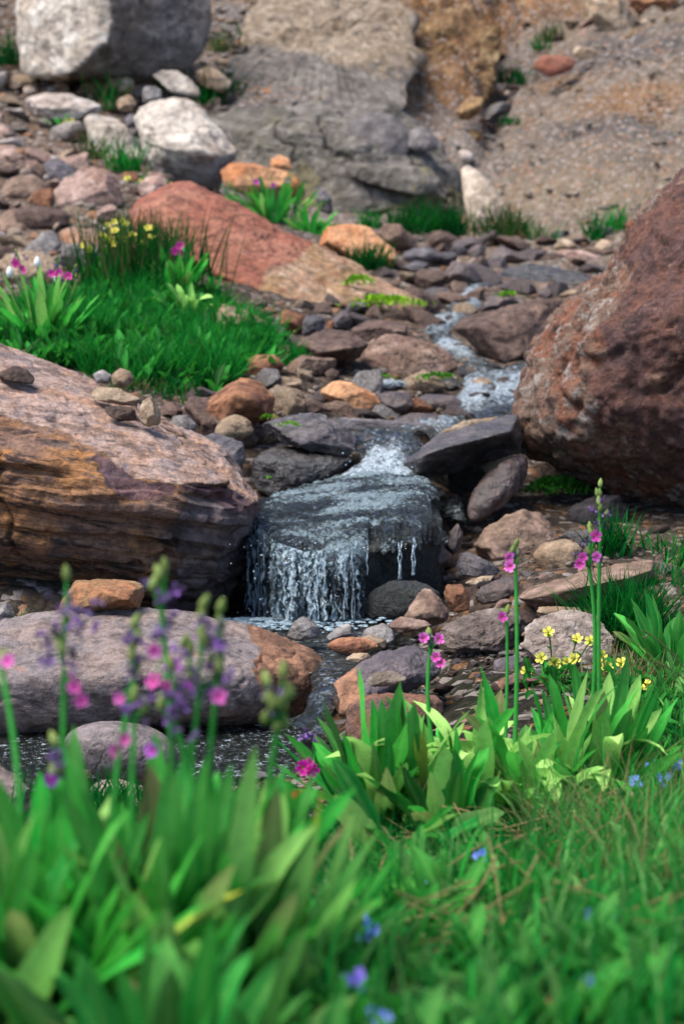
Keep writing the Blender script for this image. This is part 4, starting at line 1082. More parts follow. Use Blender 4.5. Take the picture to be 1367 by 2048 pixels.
GA = Acc()
gravel([(950, -40), (1450, -40), (1450, 480), (940, 480), (930, 330)], 1300, .014, .07, ['75695b', '6e604f', '7e6e5d', '786146', '695d52', '887a6b'], 11, 2.6)
gravel([(390, -40), (960, -40), (930, 330), (830, 240), (480, 240), (400, 330), (430, 200)], 1500, .018, .10, ['756d64', '696059', '7f756b', '786654', '5b544e', '815c3e', '8d8378'], 1)
gravel([(-200, -40), (440, -40), (480, 230), (400, 400), (210, 580), (-200, 600)], 1300, .02, .11, ['7c6b5c', '736357', '88786b', '815d43', '62544b', '93887e'], 2, 1.7)
gravel([(480, 620), (760, 470), (1300, 470), (1250, 620), (1050, 740), (1040, 850), (860, 900), (420, 900)], 900, .014, .06, ['4f433b', '5a4d43', '3f3631', '68594b', '6e5038', '73695f'], 3, 1.6)
gravel([(880, 1060), (1400, 1060), (1400, 1380), (1100, 1400), (880, 1340)], 600, .005, .022, ['5a4d43', '73665a', '423933', '807366', '694f3e'], 4, 1.5)
gravel([(480, 1220), (1060, 1220), (1100, 1400), (560, 1400), (480, 1300)], 700, .005, .02, ['59504a', '766e65', '413a36', '685543', '888178'], 5, 1.6)
gravel([(-200, 1450), (640, 1430), (660, 1620), (-200, 1640)], 1500, .006, .03, ['5b4c3c', '463b30', '6a5c4d', '766a5e', '3b332a'], 6, 1.6)
go = GA.obj('gravel', M['gravel'])
go['kind'] = 'stuff'

# ------------------------------------------------------------------ water
def water_mat(name, tint, scale, bump, foam_glint_lo, foam_glint_hi, foam_glint_col='b9c4c8', clear=.75, dist=.01, stretch=(1, 1, 1), rough=.06, attr=False):
    """clear water over the bed, broken by ripples; pale flecks are bubbles where churned, painted sparkle on the pools"""
    m, t, out = nodes(name)
    tc = N(t, 'ShaderNodeTexCoord')
    mp = N(t, 'ShaderNodeMapping'); mp.inputs['Scale'].default_value = stretch
    L(t, tc.outputs['Object'], mp.inputs['Vector'])
    v = mp.outputs[0]
    n1 = noise(t, v, scale, 4, .6, .8); n2 = noise(t, v, scale * 3.1, 3, .6, .4)
    h = math_(t, 'ADD', n1, math_(t, 'MULTIPLY', n2, .45))
    bp = N(t, 'ShaderNodeBump'); bp.inputs['Strength'].default_value = bump; bp.inputs['Distance'].default_value = dist
    L(t, h, bp.inputs['Height'])
    tr = N(t, 'ShaderNodeBsdfTransparent'); tr.inputs[0].default_value = (*[float(x) for x in tint], 1)
    gl = N(t, 'ShaderNodeBsdfGlossy'); gl.inputs['Roughness'].default_value = rough; L(t, bp.outputs[0], gl.inputs['Normal'])
    fr = N(t, 'ShaderNodeFresnel'); fr.inputs['IOR'].default_value = 1.33; L(t, bp.outputs[0], fr.inputs['Normal'])
    mx = N(t, 'ShaderNodeMixShader')
    L(t, fr.outputs[0], mx.inputs[0])
    df0 = N(t, 'ShaderNodeBsdfDiffuse'); df0.inputs[0].default_value = (.03, .035, .03, 1)
    m0 = N(t, 'ShaderNodeMixShader'); m0.inputs[0].default_value = 1 - clear
    L(t, tr.outputs[0], m0.inputs[1]); L(t, df0.outputs[0], m0.inputs[2])
    L(t, m0.outputs[0], mx.inputs[1]); L(t, gl.outputs[0], mx.inputs[2])
    fm = N(t, 'ShaderNodeBsdfPrincipled'); fm.inputs['Base Color'].default_value = (*[float(x) for x in lin(foam_glint_col)], 1)
    fm.inputs['Roughness'].default_value = .25; L(t, bp.outputs[0], fm.inputs['Normal'])
    fn = noise(t, v, scale * 1.7, 5, .68, .6)
    fac = rampf(t, fn, foam_glint_lo, foam_glint_hi)
    if attr:
        a = N(t, 'ShaderNodeAttribute', attribute_name='foam')
        fac = math_(t, 'MULTIPLY', rampf(t, math_(t, 'ADD', fn, math_(t, 'MULTIPLY', a.outputs['Fac'], .55)), foam_glint_lo, foam_glint_hi), .92)
    m2 = N(t, 'ShaderNodeMixShader'); L(t, fac, m2.inputs[0])
    L(t, mx.outputs[0], m2.inputs[1]); L(t, fm.outputs[0], m2.inputs[2])
    L(t, m2.outputs[0], out.inputs[0])
    return m


M['pool'] = water_mat('pool_water', (.62, .60, .52), 60, 1.0, .555, .65, foam_glint_col='9aa3a6', dist=.022, stretch=(1, .8, 1))  # pale flecks over the pools are sparkle painted in as colour
M['stream'] = water_mat('running_water', (.6, .62, .6), 45, 1.0, .74, 1.12, foam_glint_col='b4bfc4', dist=.03, attr=True)
M['fallsheet'] = water_mat('thin_sheet_water', (.4, .45, .43), 70, 1.0, .74, 1.0, foam_glint_col='7d8d90', dist=.02, attr=True, stretch=(1, 1, 1), rough=.1)
M['fall'] = water_mat('falling_water', (.7, .78, .8), 75, 1.0, .61, .98, foam_glint_col='a9bdc4', dist=.02, attr=True, stretch=(1, 1, .45), rough=.1, clear=.9)


def flat_water(name, poly, z, mat, step=.012, ripple=.0015, seed=0):
    W = at_z(np.array([p[0] for p in poly], float), np.array([p[1] for p in poly], float), np.full(len(poly), z))
    wp = [tuple(w[:2]) for w in W]
    lo, hi = W[:, :2].min(0), W[:, :2].max(0)
    xs = np.arange(lo[0], hi[0] + step, step); yy = np.arange(lo[1], hi[1] + step, step)
    A, B = np.meshgrid(xs, yy)
    V = np.stack([A.ravel(), B.ravel(), np.full(A.size, z)], -1)
    V[:, 2] += ripple * fbm(V * np.array([28, 40, 1]), 3, seed)
    k = np.arange(A.size).reshape(A.shape)
    Qd = np.stack([k[:-1, :-1], k[:-1, 1:], k[1:, 1:], k[1:, :-1]], -1).reshape(-1, 4)
    c_ = V[Qd].mean(1)
    Qd = Qd[inpoly(c_[:, 0], c_[:, 1], wp)]
    u, inv = np.unique(Qd, return_inverse=True)
    me = mesh_np(name, V[u], inv.reshape(-1, 4)); me.materials.append(mat)
    o = link(name, me); o['kind'] = 'structure'
    return o


flat_water('water', [(-400, 1440), (640, 1438), (700, 1500), (640, 1640), (-400, 1640)], -.642, M['pool'], seed=3)
flat_water('water', [(420, 1232), (760, 1236), (800, 1262), (700, 1340), (600, 1345), (420, 1300)], -.578, M['pool'], seed=4)
flat_water('water', [(780, 1272), (1000, 1296), (1250, 1312), (1300, 1345), (1100, 1385), (880, 1400), (700, 1350), (680, 1310)], -.600, M['pool'], seed=5)


def ribbon(name, path, mat, n=60, m=16, amp=.012, seed=0, foam=None, lift=.012):
    """path: (px,py,depth or None, half width in m, foam)"""
    P = np.array([[a[0], a[1]] for a in path], float)
    D = np.array([hit(a[0], a[1])[0] if a[2] is None else a[2] for a in path])
    W = at(P[:, 0], P[:, 1], D); W[:, 2] += lift
    hw = np.array([a[3] for a in path]); fo = np.array([a[4] for a in path])
    s = np.concatenate([[0], np.cumsum(np.linalg.norm(np.diff(W, axis=0), axis=1))])
    t_ = np.linspace(0, s[-1], n)
    C = np.stack([np.interp(t_, s, W[:, k]) for k in range(3)], -1)
    for _ in range(2):
        C[1:-1] = (C[:-2] + 2 * C[1:-1] + C[2:]) / 4
    hwi = np.interp(t_, s, hw); foi = np.interp(t_, s, fo)
    T = np.gradient(C, axis=0); side = np.stack([T[:, 1], -T[:, 0], 0 * T[:, 0]], -1)
    side /= np.linalg.norm(side, axis=1)[:, None] + 1e-9
    u = np.linspace(-1, 1, m)
    V = C[:, None] + side[:, None] * (u[None, :, None] * hwi[:, None, None])
    V = V.reshape(-1, 3)
    uu = np.tile(u, n)
    V[:, 2] += amp * fbm(V * 22, 3, seed) + .4 * amp * fbm(V * 60, 2, seed + 3) - .5 * amp * uu ** 4 * 3
    V[:, :2] += (.02 * np.stack([gnoise(V * 14, seed + 5), gnoise(V * 14, seed + 6)], -1)) * np.abs(uu)[:, None]
    k = np.arange(n * m).reshape(n, m)
    Qd = np.stack([k[:-1, :-1], k[:-1, 1:], k[1:, 1:], k[1:, :-1]], -1).reshape(-1, 4)
    f = np.repeat(foi, m) * (1 - .4 * uu ** 2)
    me = mesh_np(name, V, Qd, {'foam': np.repeat(f[:, None], 3, 1)})
    me.materials.append(mat)
    o = link(name, me); o['kind'] = 'structure'
    return o


ribbon('stream', [(1070, 535, None, .06, .2), (985, 560, None, .06, .4), (945, 580, None, .04, .8), (935, 605, None, .06, 1.0), (915, 625, None, .06, .5), (890, 640, None, .06, .9), (868, 660, None, .05, .8),
                  (880, 680, None, .04, .5), (905, 695, None, .05, 1.0), (930, 715, None, .04, .9), (955, 735, None, .06, .5), (960, 755, None, .06, .7), (950, 780, None, .05, .9), (945, 805, None, .05, 1.0), (930, 828, None, .06, .7),
                  (890, 846, None, .05, .7), (850, 862, 4.28, .08, .8), (810, 874, 4.05, .07, .5)], M['stream'], 110, 14, .016, 3)
ribbon('stream', [(720, 772, None, .04, .4), (770, 772, None, .04, .9), (830, 770, None, .04, .8), (880, 775, None, .04, .4)], M['stream'], 40, 10, .008, 5)
ribbon('stream', [(1060, 735, None, .06, .4), (1020, 760, None, .14, .8), (1005, 790, None, .13, .9), (980, 815, None, .12, .6), (920, 838, None, .05, .6)], M['stream'], 50, 16, .012, 7)
ribbon('stream', [(700, 858, 4.15, .05, .3), (760, 862, 4.08, .08, .5), (780, 872, 3.98, .075, .5), (778, 884, 3.93, .06, .6), (770, 905, 3.9, .055, .9), (764, 930, 3.86, .06, 1.0), (758, 952, 3.8, .09, 1.1)], M['stream'], 60, 18, .012, 9, lift=.0)
ribbon('stream', [(905, 985, 3.86, .02, .4), (912, 1010, 3.8, .022, .6), (915, 1040, 3.72, .018, .5)], M['stream'], 24, 8, .006, 11, lift=.0)
ribbon('stream', [(690, 1318, 2.86, .03, .3), (664, 1345, 2.8, .028, .5), (655, 1370, 2.74, .022, .6), (645, 1395, 2.7, .025, .5), (630, 1430, 2.68, .035, .4), (600, 1462, 2.66, .06, .3)], M['stream'], 50, 12, .006, 13, lift=.004)


def sheet(name, edge_back, edge_front, nx, ny, mat, amp, seed, foam, front_drop):
    """water over the top of the falls: from the back edge to the lip, each (px,py,d)"""
    B = np.array(edge_back, float); F = np.array(edge_front, float)
    Bw = at(B[:, 0], B[:, 1], B[:, 2]); Fw = at(F[:, 0], F[:, 1], F[:, 2])
    u = np.linspace(0, 1, nx); v = np.linspace(0, 1, ny)
    b_ = np.stack([np.interp(u * (len(B) - 1), np.arange(len(B)), Bw[:, k]) for k in range(3)], -1)
    f_ = np.stack([np.interp(u * (len(F) - 1), np.arange(len(F)), Fw[:, k]) for k in range(3)], -1)
    ln_ = fbm(np.stack([u * 7, u * 0 + seed, u * 0], -1), 4, seed + 8, .6)
    f_ = f_ + (f_ - b_) * (.14 * ln_)[:, None] - np.array([0, 0, .012]) * np.abs(ln_)[:, None]
    V = b_[None] * (1 - v)[:, None, None] + f_[None] * v[:, None, None]
    V[..., 2] += .026 * np.sin(v * math.pi)[:, None]
    V[..., 2] -= front_drop * (np.clip((v - .85) / .15, 0, 1) ** 2)[:, None]
    V = V.reshape(-1, 3)
    U_ = np.tile(u, ny); ed = np.exp(-np.minimum(U_, 1 - U_) / .06)
    V[:, 0] += ed * .03 * fbm(V * 16, 3, seed + 4); V[:, 2] -= ed * .02
    q = V * np.array([14, 40, 40])
    V[:, 2] += amp * fbm(q, 4, seed, .6) + amp * .5 * fbm(V * 90, 2, seed + 2)
    k = np.arange(nx * ny).reshape(ny, nx)
    Qd = np.stack([k[:-1, :-1], k[1:, :-1], k[1:, 1:], k[:-1, 1:]], -1).reshape(-1, 4)
    f = foam(np.tile(u, ny), np.repeat(v, nx), V)
    me = mesh_np(name, V, Qd, {'foam': np.repeat(f[:, None], 3, 1)})
    me.materials.append(mat)
    o = link(name, me); o['kind'] = 'structure'
    return o


sheet('waterfall', [(515, 1000, 3.72), (570, 982, 3.80), (640, 962, 3.88), (700, 940, 3.92), (770, 935, 3.92), (840, 950, 3.88), (872, 970, 3.80)],
      [(508, 1045, 3.44), (550, 1090, 3.32), (610, 1112, 3.30), (680, 1104, 3.29), (760, 1072, 3.33), (830, 1050, 3.38), (878, 1035, 3.43)], 150, 90, M['fallsheet'], .007, 21,
      lambda u, v, V: np.clip(.48 + .6 * fbm(V * np.array([9, 22, 22]), 3, 5) + .5 * np.exp(-((u - .62) / .12) ** 2 - (v / .2) ** 2) + .25 * (1 - np.abs(u - .45) * 2) - .3 * sm(v, .8, 1) * sm(u, .5, .7), 0, 1), .03)

# falling strands
FA = Acc(); FF = []
rs = np.random.default_rng(88)


def strand(px0, py0, d0, px1, py1, d1, w, foam, sides=5, n=14):
    a = at(px0, py0, d0); b_ = at(px1, py1, d1)
    t_ = np.linspace(0, 1, n)
    C = a + (b_ - a) * np.stack([t_ ** .8, t_ ** .55, t_ ** 1.5], -1)
    C[:, 0] += .004 * gnoise(np.stack([t_ * 5, t_ * 0 + px0 * .37, t_ * 0 + 3], -1), 5)
    rad = w * (.55 + .5 * np.abs(gnoise(np.stack([t_ * 9, t_ * 0 + px0 * .71, t_ * 0], -1), 7)) * 2) * (.75 + .6 * t_)
    an = np.linspace(0, 2 * math.pi, sides, endpoint=False) + rs.uniform(0, 6)
    V = C[:, None] + rad[:, None, None] * np.stack([np.cos(an), np.sin(an) * .6, 0 * an], -1)[None]
    k = np.arange(n * sides).reshape(n, sides); k2 = np.roll(k, -1, 1)
    Qd = np.stack([k[:-1], k2[:-1], k2[1:], k[1:]], -1).reshape(-1, 4)
    FA.add(V.reshape(-1, 3), Qd, np.full(3, foam))


def lip(px):
    return np.interp(px, [500, 508, 550, 610, 680, 760, 830, 878], [1045, 1050, 1092, 1112, 1104, 1076, 1054, 1040]), np.interp(px, [508, 550, 610, 680, 760, 830, 878], [3.44, 3.32, 3.29, 3.28, 3.33, 3.38, 3.43])


def curtain(x0, x1, count, w0, w1, spread, f0, f1, y1=1240, part=1.0):
    for _ in range(count):
        px = rs.uniform(x0, x1); py, d0 = lip(px)
        e = part if rs.random() < .6 else rs.uniform(.4, 1) * part
        py0 = py - 6 + (rs.uniform(0, 60) if rs.random() < .3 else 0)
        strand(px, py0, d0 - .012, px + rs.normal() * spread, py0 + (y1 - py0) * e, d0 - .04 - rs.uniform(0, .03), rs.uniform(w0, w1), rs.uniform(f0, f1))


def veil(x0, x1, y1, seed, lo, hi, out=.0):
    # a joined film of falling water, streaked by its own flow
    nx, nz = int((x1 - x0) / 2.2) + 2, 60
    px = np.linspace(x0, x1, nx); ly, ld = lip(px)
    t_ = np.linspace(0, 1, nz)
    bot = y1 + 10 * np.array([gnoise(np.array([[x * .03, 0, seed]]), 5)[0] for x in px])
    Pt = at(px, ly - 8, ld - .004); Pb = at(px + (px - (x0 + x1) / 2) * .12, bot, ld - .045 - out)
    T_ = t_[:, None, None]
    V = np.concatenate([Pt[None, :, :2] + (Pb - Pt)[None, :, :2] * T_ ** .6, Pt[None, :, 2:] + (Pb - Pt)[None, :, 2:] * T_ ** 1.35], 2)
    xs_ = np.repeat(px[None], nz, 0); q = np.stack([xs_.ravel() * .16, np.repeat(t_, nx) * 1.6, np.full(nx * nz, seed * 3.1)], -1)
    cor = fbm(q, 3, seed); V = V.reshape(-1, 3)
    V[:, 1] -= .010 * cor + .008 * fbm(q * np.array([2.5, 6, 1]), 3, seed + 1, .7); V[:, 0] += .006 * fbm(q * np.array([.5, 5, 1]), 3, seed + 7, .6)
    f = np.clip(lo + (hi - lo) * (.5 + 1.0 * cor + .8 * fbm(q * np.array([3.5, 7, 1]), 2, seed + 2)), 0, 1)
    f *= sm(np.minimum(xs_.ravel() - x0, x1 - xs_.ravel()), 0, 8)
    k = np.arange(nx * nz).reshape(nz, nx)
    FA.add(V, np.stack([k[:-1, :-1], k[1:, :-1], k[1:, 1:], k[:-1, 1:]], -1).reshape(-1, 4), np.repeat(f[:, None], 3, 1))


veil(538, 604, 1240, 1, .35, 1.0)
veil(545, 652, 1242, 2, .15, .95, .012)
veil(548, 600, 1244, 6, .1, 1.0, .03)
veil(600, 724, 1240, 3, -.3, .7)
veil(492, 536, 1238, 4, -.15, .8)
curtain(548, 640, 9, .0005, .0011, 9, .3, .8)
curtain(640, 725, 9, .0005, .0012, 6, .3, .7)
curtain(496, 535, 7, .0005, .0011, 14, .2, .7)
for px in (798, 802, 826, 829): 
    py, d0 = lip(px); strand(px, py + 20, d0 - .01, px - 2, py + 95, d0 - .03, .0016, .7)
strand(735, 1080, 3.33, 733, 1150, 3.3, .0014, .6)
for _ in range(160):      # drops thrown off the curtain
    px = rs.normal(590, 60); py = rs.uniform(1080, 1245)
    p0 = at(px, py, 3.24 + rs.uniform(-.06, .03)); s_ = rs.uniform(.0006, .0016)
    V, Qd = cubesphere(2); FA.add(V * s_ + p0, Qd, np.full(3, 1.0))
for _ in range(60):
    px = rs.normal(765, 45); py = rs.uniform(880, 960)
    p0 = at(px, py, 3.8 + rs.uniform(-.06, .03)); s_ = rs.uniform(.0008, .002)
    V, Qd = cubesphere(2); FA.add(V * s_ + p0, Qd, np.full(3, 1.0))
me = mesh_np('waterfall', np.concatenate(FA.V), np.concatenate(FA.Q), {'foam': np.concatenate(FA.C)})
me.materials.append(M['fall'])
o = link('waterfall', me); o['kind'] = 'structure'
# churned foam where it lands
A = Acc()
for _ in range(700):
    px = np.clip(rs.normal(575, 75), 445, 780); py = 1236 + abs(rs.normal(0, 10))
    p0 = at_z(px, py, -.576 + abs(rs.normal(0, .003)))
    V, Qd = cubesphere(3); s_ = rs.uniform(.001, .005)
    A.add(V * s_ * np.array([1.6, 1.2, .5]) + p0, Qd, np.full(3, 1.0))
me = mesh_np('foam', np.concatenate(A.V), np.concatenate(A.Q), {'foam': np.concatenate(A.C)})
me.materials.append(M['fall'])
o = link('foam', me); o['kind'] = 'stuff'

# ------------------------------------------------------------------ plants
def plant_mat(name, trans=.37, rough=.55, spec=.03):
    m, t, out = nodes(name)
    a = N(t, 'ShaderNodeAttribute', attribute_name='col'); tc = N(t, 'ShaderNodeTexCoord')
    g = noise(t, tc.outputs['Object'], 120, 4, .6)
    col = mixcol(t, math_(t, 'MULTIPLY', rampf(t, g, .45, .7), .25), a.outputs['Color'], (.01, .05, .015), 'MIX')
    b = N(t, 'ShaderNodeBsdfPrincipled'); L(t, col, b.inputs['Base Color']); b.inputs['Roughness'].default_value = rough
    b.inputs['Specular IOR Level'].default_value = spec
    tl = N(t, 'ShaderNodeBsdfTranslucent'); L(t, mixcol(t, .2, col, (.04, .5, .02)), tl.inputs[0])
    mx = N(t, 'ShaderNodeMixShader'); mx.inputs[0].default_value = trans
    L(t, b.outputs[0], mx.inputs[1]); L(t, tl.outputs[0], mx.inputs[2]); L(t, mx.outputs[0], out.inputs[0])
    return m


M['leaf'] = plant_mat('leaf')
M['petal'] = plant_mat('petal', .3, .6, .2)
# petals keep their own colour: no green speck
for n_ in M['petal'].node_tree.nodes:
    if n_.type == 'MIX':
        n_.inputs[0].default_value = 0.0
        for l_ in list(n_.inputs[0].links): M['petal'].node_tree.links.remove(l_)

DEEP, MIDG, BRIGHT, PALE, YEL, DRY = (np.array(c_) for c_ in ((.002, .060, .012), (.003, .185, .026), (.014, .35, .036), (.36, .60, .15), (.33, .34, .03), (.26, .19, .09)))


def leaf(acc, base, az, ln, w, lean, curl, col, tip=None, fold=.25, wave=.06, n=11, seed=0, roll=0.0, petiole=.3):
    s = np.linspace(0, 1, n)
    th = lean + curl * s ** 1.6
    ds = ln / (n - 1)
    rr = np.concatenate([[0], np.cumsum(np.sin(th[:-1]) * ds)]); zz = np.concatenate([[0], np.cumsum(np.cos(th[:-1]) * ds)])
    ca, sa = math.cos(az), math.sin(az)
    C = np.stack([rr * ca, rr * sa, zz], -1) + base
    side = np.array([-sa, ca, 0.0])
    nor = np.stack([-np.cos(th) * ca, -np.cos(th) * sa, np.sin(th)], -1)
    if roll:
        sd = np.cos(roll * s)[:, None] * side + np.sin(roll * s)[:, None] * nor
        nor = -np.sin(roll * s)[:, None] * side + np.cos(roll * s)[:, None] * nor
    else: sd = np.repeat(side[None], n, 0)
    prof = (petiole + (1 - petiole) * sm(s, .05, .55)) * np.where(s > .6, np.sqrt(np.clip(1 - ((s - .6) / .4) ** 2.0, 0, 1)) * .6 + .4 * (1 - (s - .6) / .4), 1)
    prof[-1] = .02
    u = np.array([-1, -.5, 0, .5, 1.0])
    hw = w * .5 * prof
    V = C[:, None] + sd[:, None] * (u[None, :, None] * hw[:, None, None]) + nor[:, None] * (np.abs(u)[None, :, None] * hw[:, None, None] * fold)
    ph = seed * 1.7
    V += nor[:, None] * (np.abs(u)[None, :, None] * hw[:, None, None] * wave * 4 * np.sin(s * 14 + ph)[:, None, None] * np.sign(u + .01)[None, :, None])
    k = np.arange(n * 5).reshape(n, 5)
    Qd = np.stack([k[:-1, :-1], k[:-1, 1:], k[1:, 1:], k[1:, :-1]], -1).reshape(-1, 4)
    tip = col if tip is None else tip
    cc = col[None] + (tip - col)[None] * (s ** 1.3)[:, None]
    cols = np.repeat(cc[:, None], 5, 1).copy()
    cols[:, 2] = cols[:, 2] * .85 + PALE * .15
    cols[:, 0] = cols[:, 0] * .93 + PALE * .07; cols[:, 4] = cols[:, 4] * .93 + PALE * .07
    cols *= 1 + .12 * np.sin(s * 9 + ph)[:, None, None]
    acc.add(V.reshape(-1, 3), Qd, cols.reshape(-1, 3))


def tube(acc, P, R_, col, sides=6):
    P = np.asarray(P, float); n = len(P); R_ = np.broadcast_to(np.asarray(R_, float), (n,))
    T = np.gradient(P, axis=0); T /= np.linalg.norm(T, axis=1)[:, None] + 1e-9
    a = np.cross(T, np.array([.3, .9, .1])); a /= np.linalg.norm(a, axis=1)[:, None] + 1e-9
    b_ = np.cross(T, a)
    an = np.linspace(0, 2 * math.pi, sides, endpoint=False)
    V = P[:, None] + R_[:, None, None] * (np.cos(an)[None, :, None] * a[:, None] + np.sin(an)[None, :, None] * b_[:, None])
    k = np.arange(n * sides).reshape(n, sides); k2 = np.roll(k, -1, 1)
    Qd = np.stack([k[:-1], k2[:-1], k2[1:], k[1:]], -1).reshape(-1, 4)
    acc.add(V.reshape(-1, 3), Qd, col)


def bez(a, b_, bend, n=12):
    t_ = np.linspace(0, 1, n)[:, None]
    m_ = (a + b_) / 2 + bend
    return (1 - t_) ** 2 * a + 2 * t_ * (1 - t_) * m_ + t_ ** 2 * b_


def frame(nrm):
    nrm = nrm / np.linalg.norm(nrm)
    a = np.cross(nrm, [0, 0, 1.0]); a /= np.linalg.norm(a) + 1e-9
    return a, np.cross(a, nrm), nrm


def corolla(acc, c_, nrm, r, outer, mid, eye, petals=5, notch=.16, cup=.25, rot=0.0):
    a, b_, nn = frame(np.asarray(nrm, float))
    na = petals * 10
    an = np.linspace(0, 2 * math.pi, na, endpoint=False)
    lob = np.abs(np.cos(an * petals / 2)) ** .42
    ntc = notch * np.exp(-((((an * petals / (2 * math.pi)) + .5) % 1 - .5) / .1) ** 2)
    prof = (.3 + .7 * lob) - ntc
    rings = [(0.0, eye), (.13, eye), (.22, mid), (.5, (mid + outer) / 2), (.8, outer), (1.0, outer * .9 + .1)]
    V = []; C = []
    for q, cc in rings:
        rad = r * q * (1 if q < .25 else (prof * (q - .2) / .8 * 1.0 + .2 * (1 - (q - .2) / .8)) / max(q, 1e-6))
        rad = np.broadcast_to(rad, (na,))
        h = cup * r * q ** 1.5 - (.15 * r if q < .2 else 0) + .06 * r * q * np.sin(an * petals + 1.3)
        V.append(c_ + (np.cos(an + rot) * rad)[:, None] * a + (np.sin(an + rot) * rad)[:, None] * b_ + np.broadcast_to(h, (na,))[:, None] * nn)
        C.append(np.repeat(cc[None], na, 0))
    V = np.concatenate(V); C = np.concatenate(C)
    k = np.arange(na * len(rings)).reshape(len(rings), na); k2 = np.roll(k, -1, 1)
    acc.add(V, np.stack([k[:-1], k2[:-1], k2[1:], k[1:]], -1).reshape(-1, 4), C)
    # throat behind the face
    tube(acc, np.stack([c_ - nn * r * 1.0, c_ - nn * r * .5, c_]), np.array([.16, .13, .22]) * r, mid * .7, 6)


def pod(acc, c_, nrm, ln, wd, col):
    a, b_, nn = frame(np.asarray(nrm, float))
    s = np.linspace(0, 1, 8)
    P = c_ + (s[:, None] - .3) * ln * nn
    tube(acc, P, wd * np.sqrt(np.clip(np.sin(np.pi * np.clip(s * .96 + .03, 0, 1)), 0, 1)) * (1 - .45 * s), col, 7)


def crumple(acc, c_, r, col, rs_):
    for _ in range(6):
        d_ = rs_.normal(size=3); d_ /= np.linalg.norm(d_)
        leaf(acc, c_ + d_ * r * .15, rs_.uniform(0, 6.28), r * rs_.uniform(.8, 1.4), r * .6, rs_.uniform(.2, 2.2), rs_.uniform(-1, 2.5), col * rs_.uniform(.6, 1.5), fold=.6, wave=.2, n=5, seed=rs_.uniform(0, 9), petiole=.5)


MAG, PINK, PURP, VIO, EYE = (np.array(c_) for c_ in ((.62, .015, .30), (.80, .16, .52), (.28, .03, .42), (.065, .034, .11), (.85, .42, .02)))
PODC = np.array([.19, .24, .07])


def umbel(plant, base, top, P0, seed, flowers=(), nwith=5, npod=4, r=.0095, spread=.014, stem_r=.0028, stem_col=None, bloomcol=None, height=.03, tip=True, wr=.0055):
    """flower stalk with its head; base, top in plant coordinates; flowers: positions in plant coordinates"""
    rs_ = np.random.default_rng(seed)
    a = Acc()
    sc = MIDG * 1.1 + PALE * .12 if stem_col is None else stem_col
    axis = top - base; axis = axis / np.linalg.norm(axis)
    tube(a, bez(base, top, rs_.normal(size=3) * np.array([.016, .012, 0]), 14), np.linspace(stem_r * 1.15, stem_r * .8, 14), sc, 8)
    heads = []
    for f in flowers:
        f = np.asarray(f, float)
        tube(a, bez(top - axis * min(.006, np.linalg.norm(top - base) * .1), f, np.array([0, 0, .004]), 6), stem_r * .35, sc, 5)
    pods = []
    for k in range(npod):
        g = rs_.uniform(.2, 1)
        p = top + axis * height * g + rs_.normal(size=3) * spread * .35
        tube(a, bez(top, p, rs_.normal(size=3) * .002, 5), stem_r * .35, sc, 5); pods.append(p)
    if tip:
        p = top + axis * height * 1.15; tube(a, np.stack([top, (top + p) / 2, p]), stem_r * .45, sc, 5); pods.append(p)
    st = a.obj('flower_stalk', M['leaf'], plant)
    for f in flowers:
        fa = Acc()
        nrm = np.array([rs_.uniform(-.6, .6), -1, rs_.uniform(-.1, .6)])
        bc = bloomcol if bloomcol is not None else (PINK if rs_.random() < .5 else MAG * .5 + PINK * .5)
        corolla(fa, np.asarray(f, float), nrm, r * rs_.uniform(.85, 1.1), bc, MAG, EYE, rot=rs_.uniform(0, 1.2))
        fa.obj('flower', M['petal'], st)
    for p in pods:
        pa = Acc(); pod(pa, p, axis + rs_.normal(size=3) * .3, .011, .0036, PODC * rs_.uniform(.8, 1.4)); pa.obj('seed_pod', M['leaf'], st)
    for k in range(nwith):
        wa = Acc(); p = top + axis * height * rs_.uniform(-.1, .9) + rs_.normal(size=3) * spread * np.array([.6, .6, .25])
        crumple(wa, p, wr, VIO * rs_.uniform(.7, 2.0) + (PURP * .25 if rs_.random() < .4 else 0), rs_); wa.obj('withered_bloom', M['petal'], st)
    return st


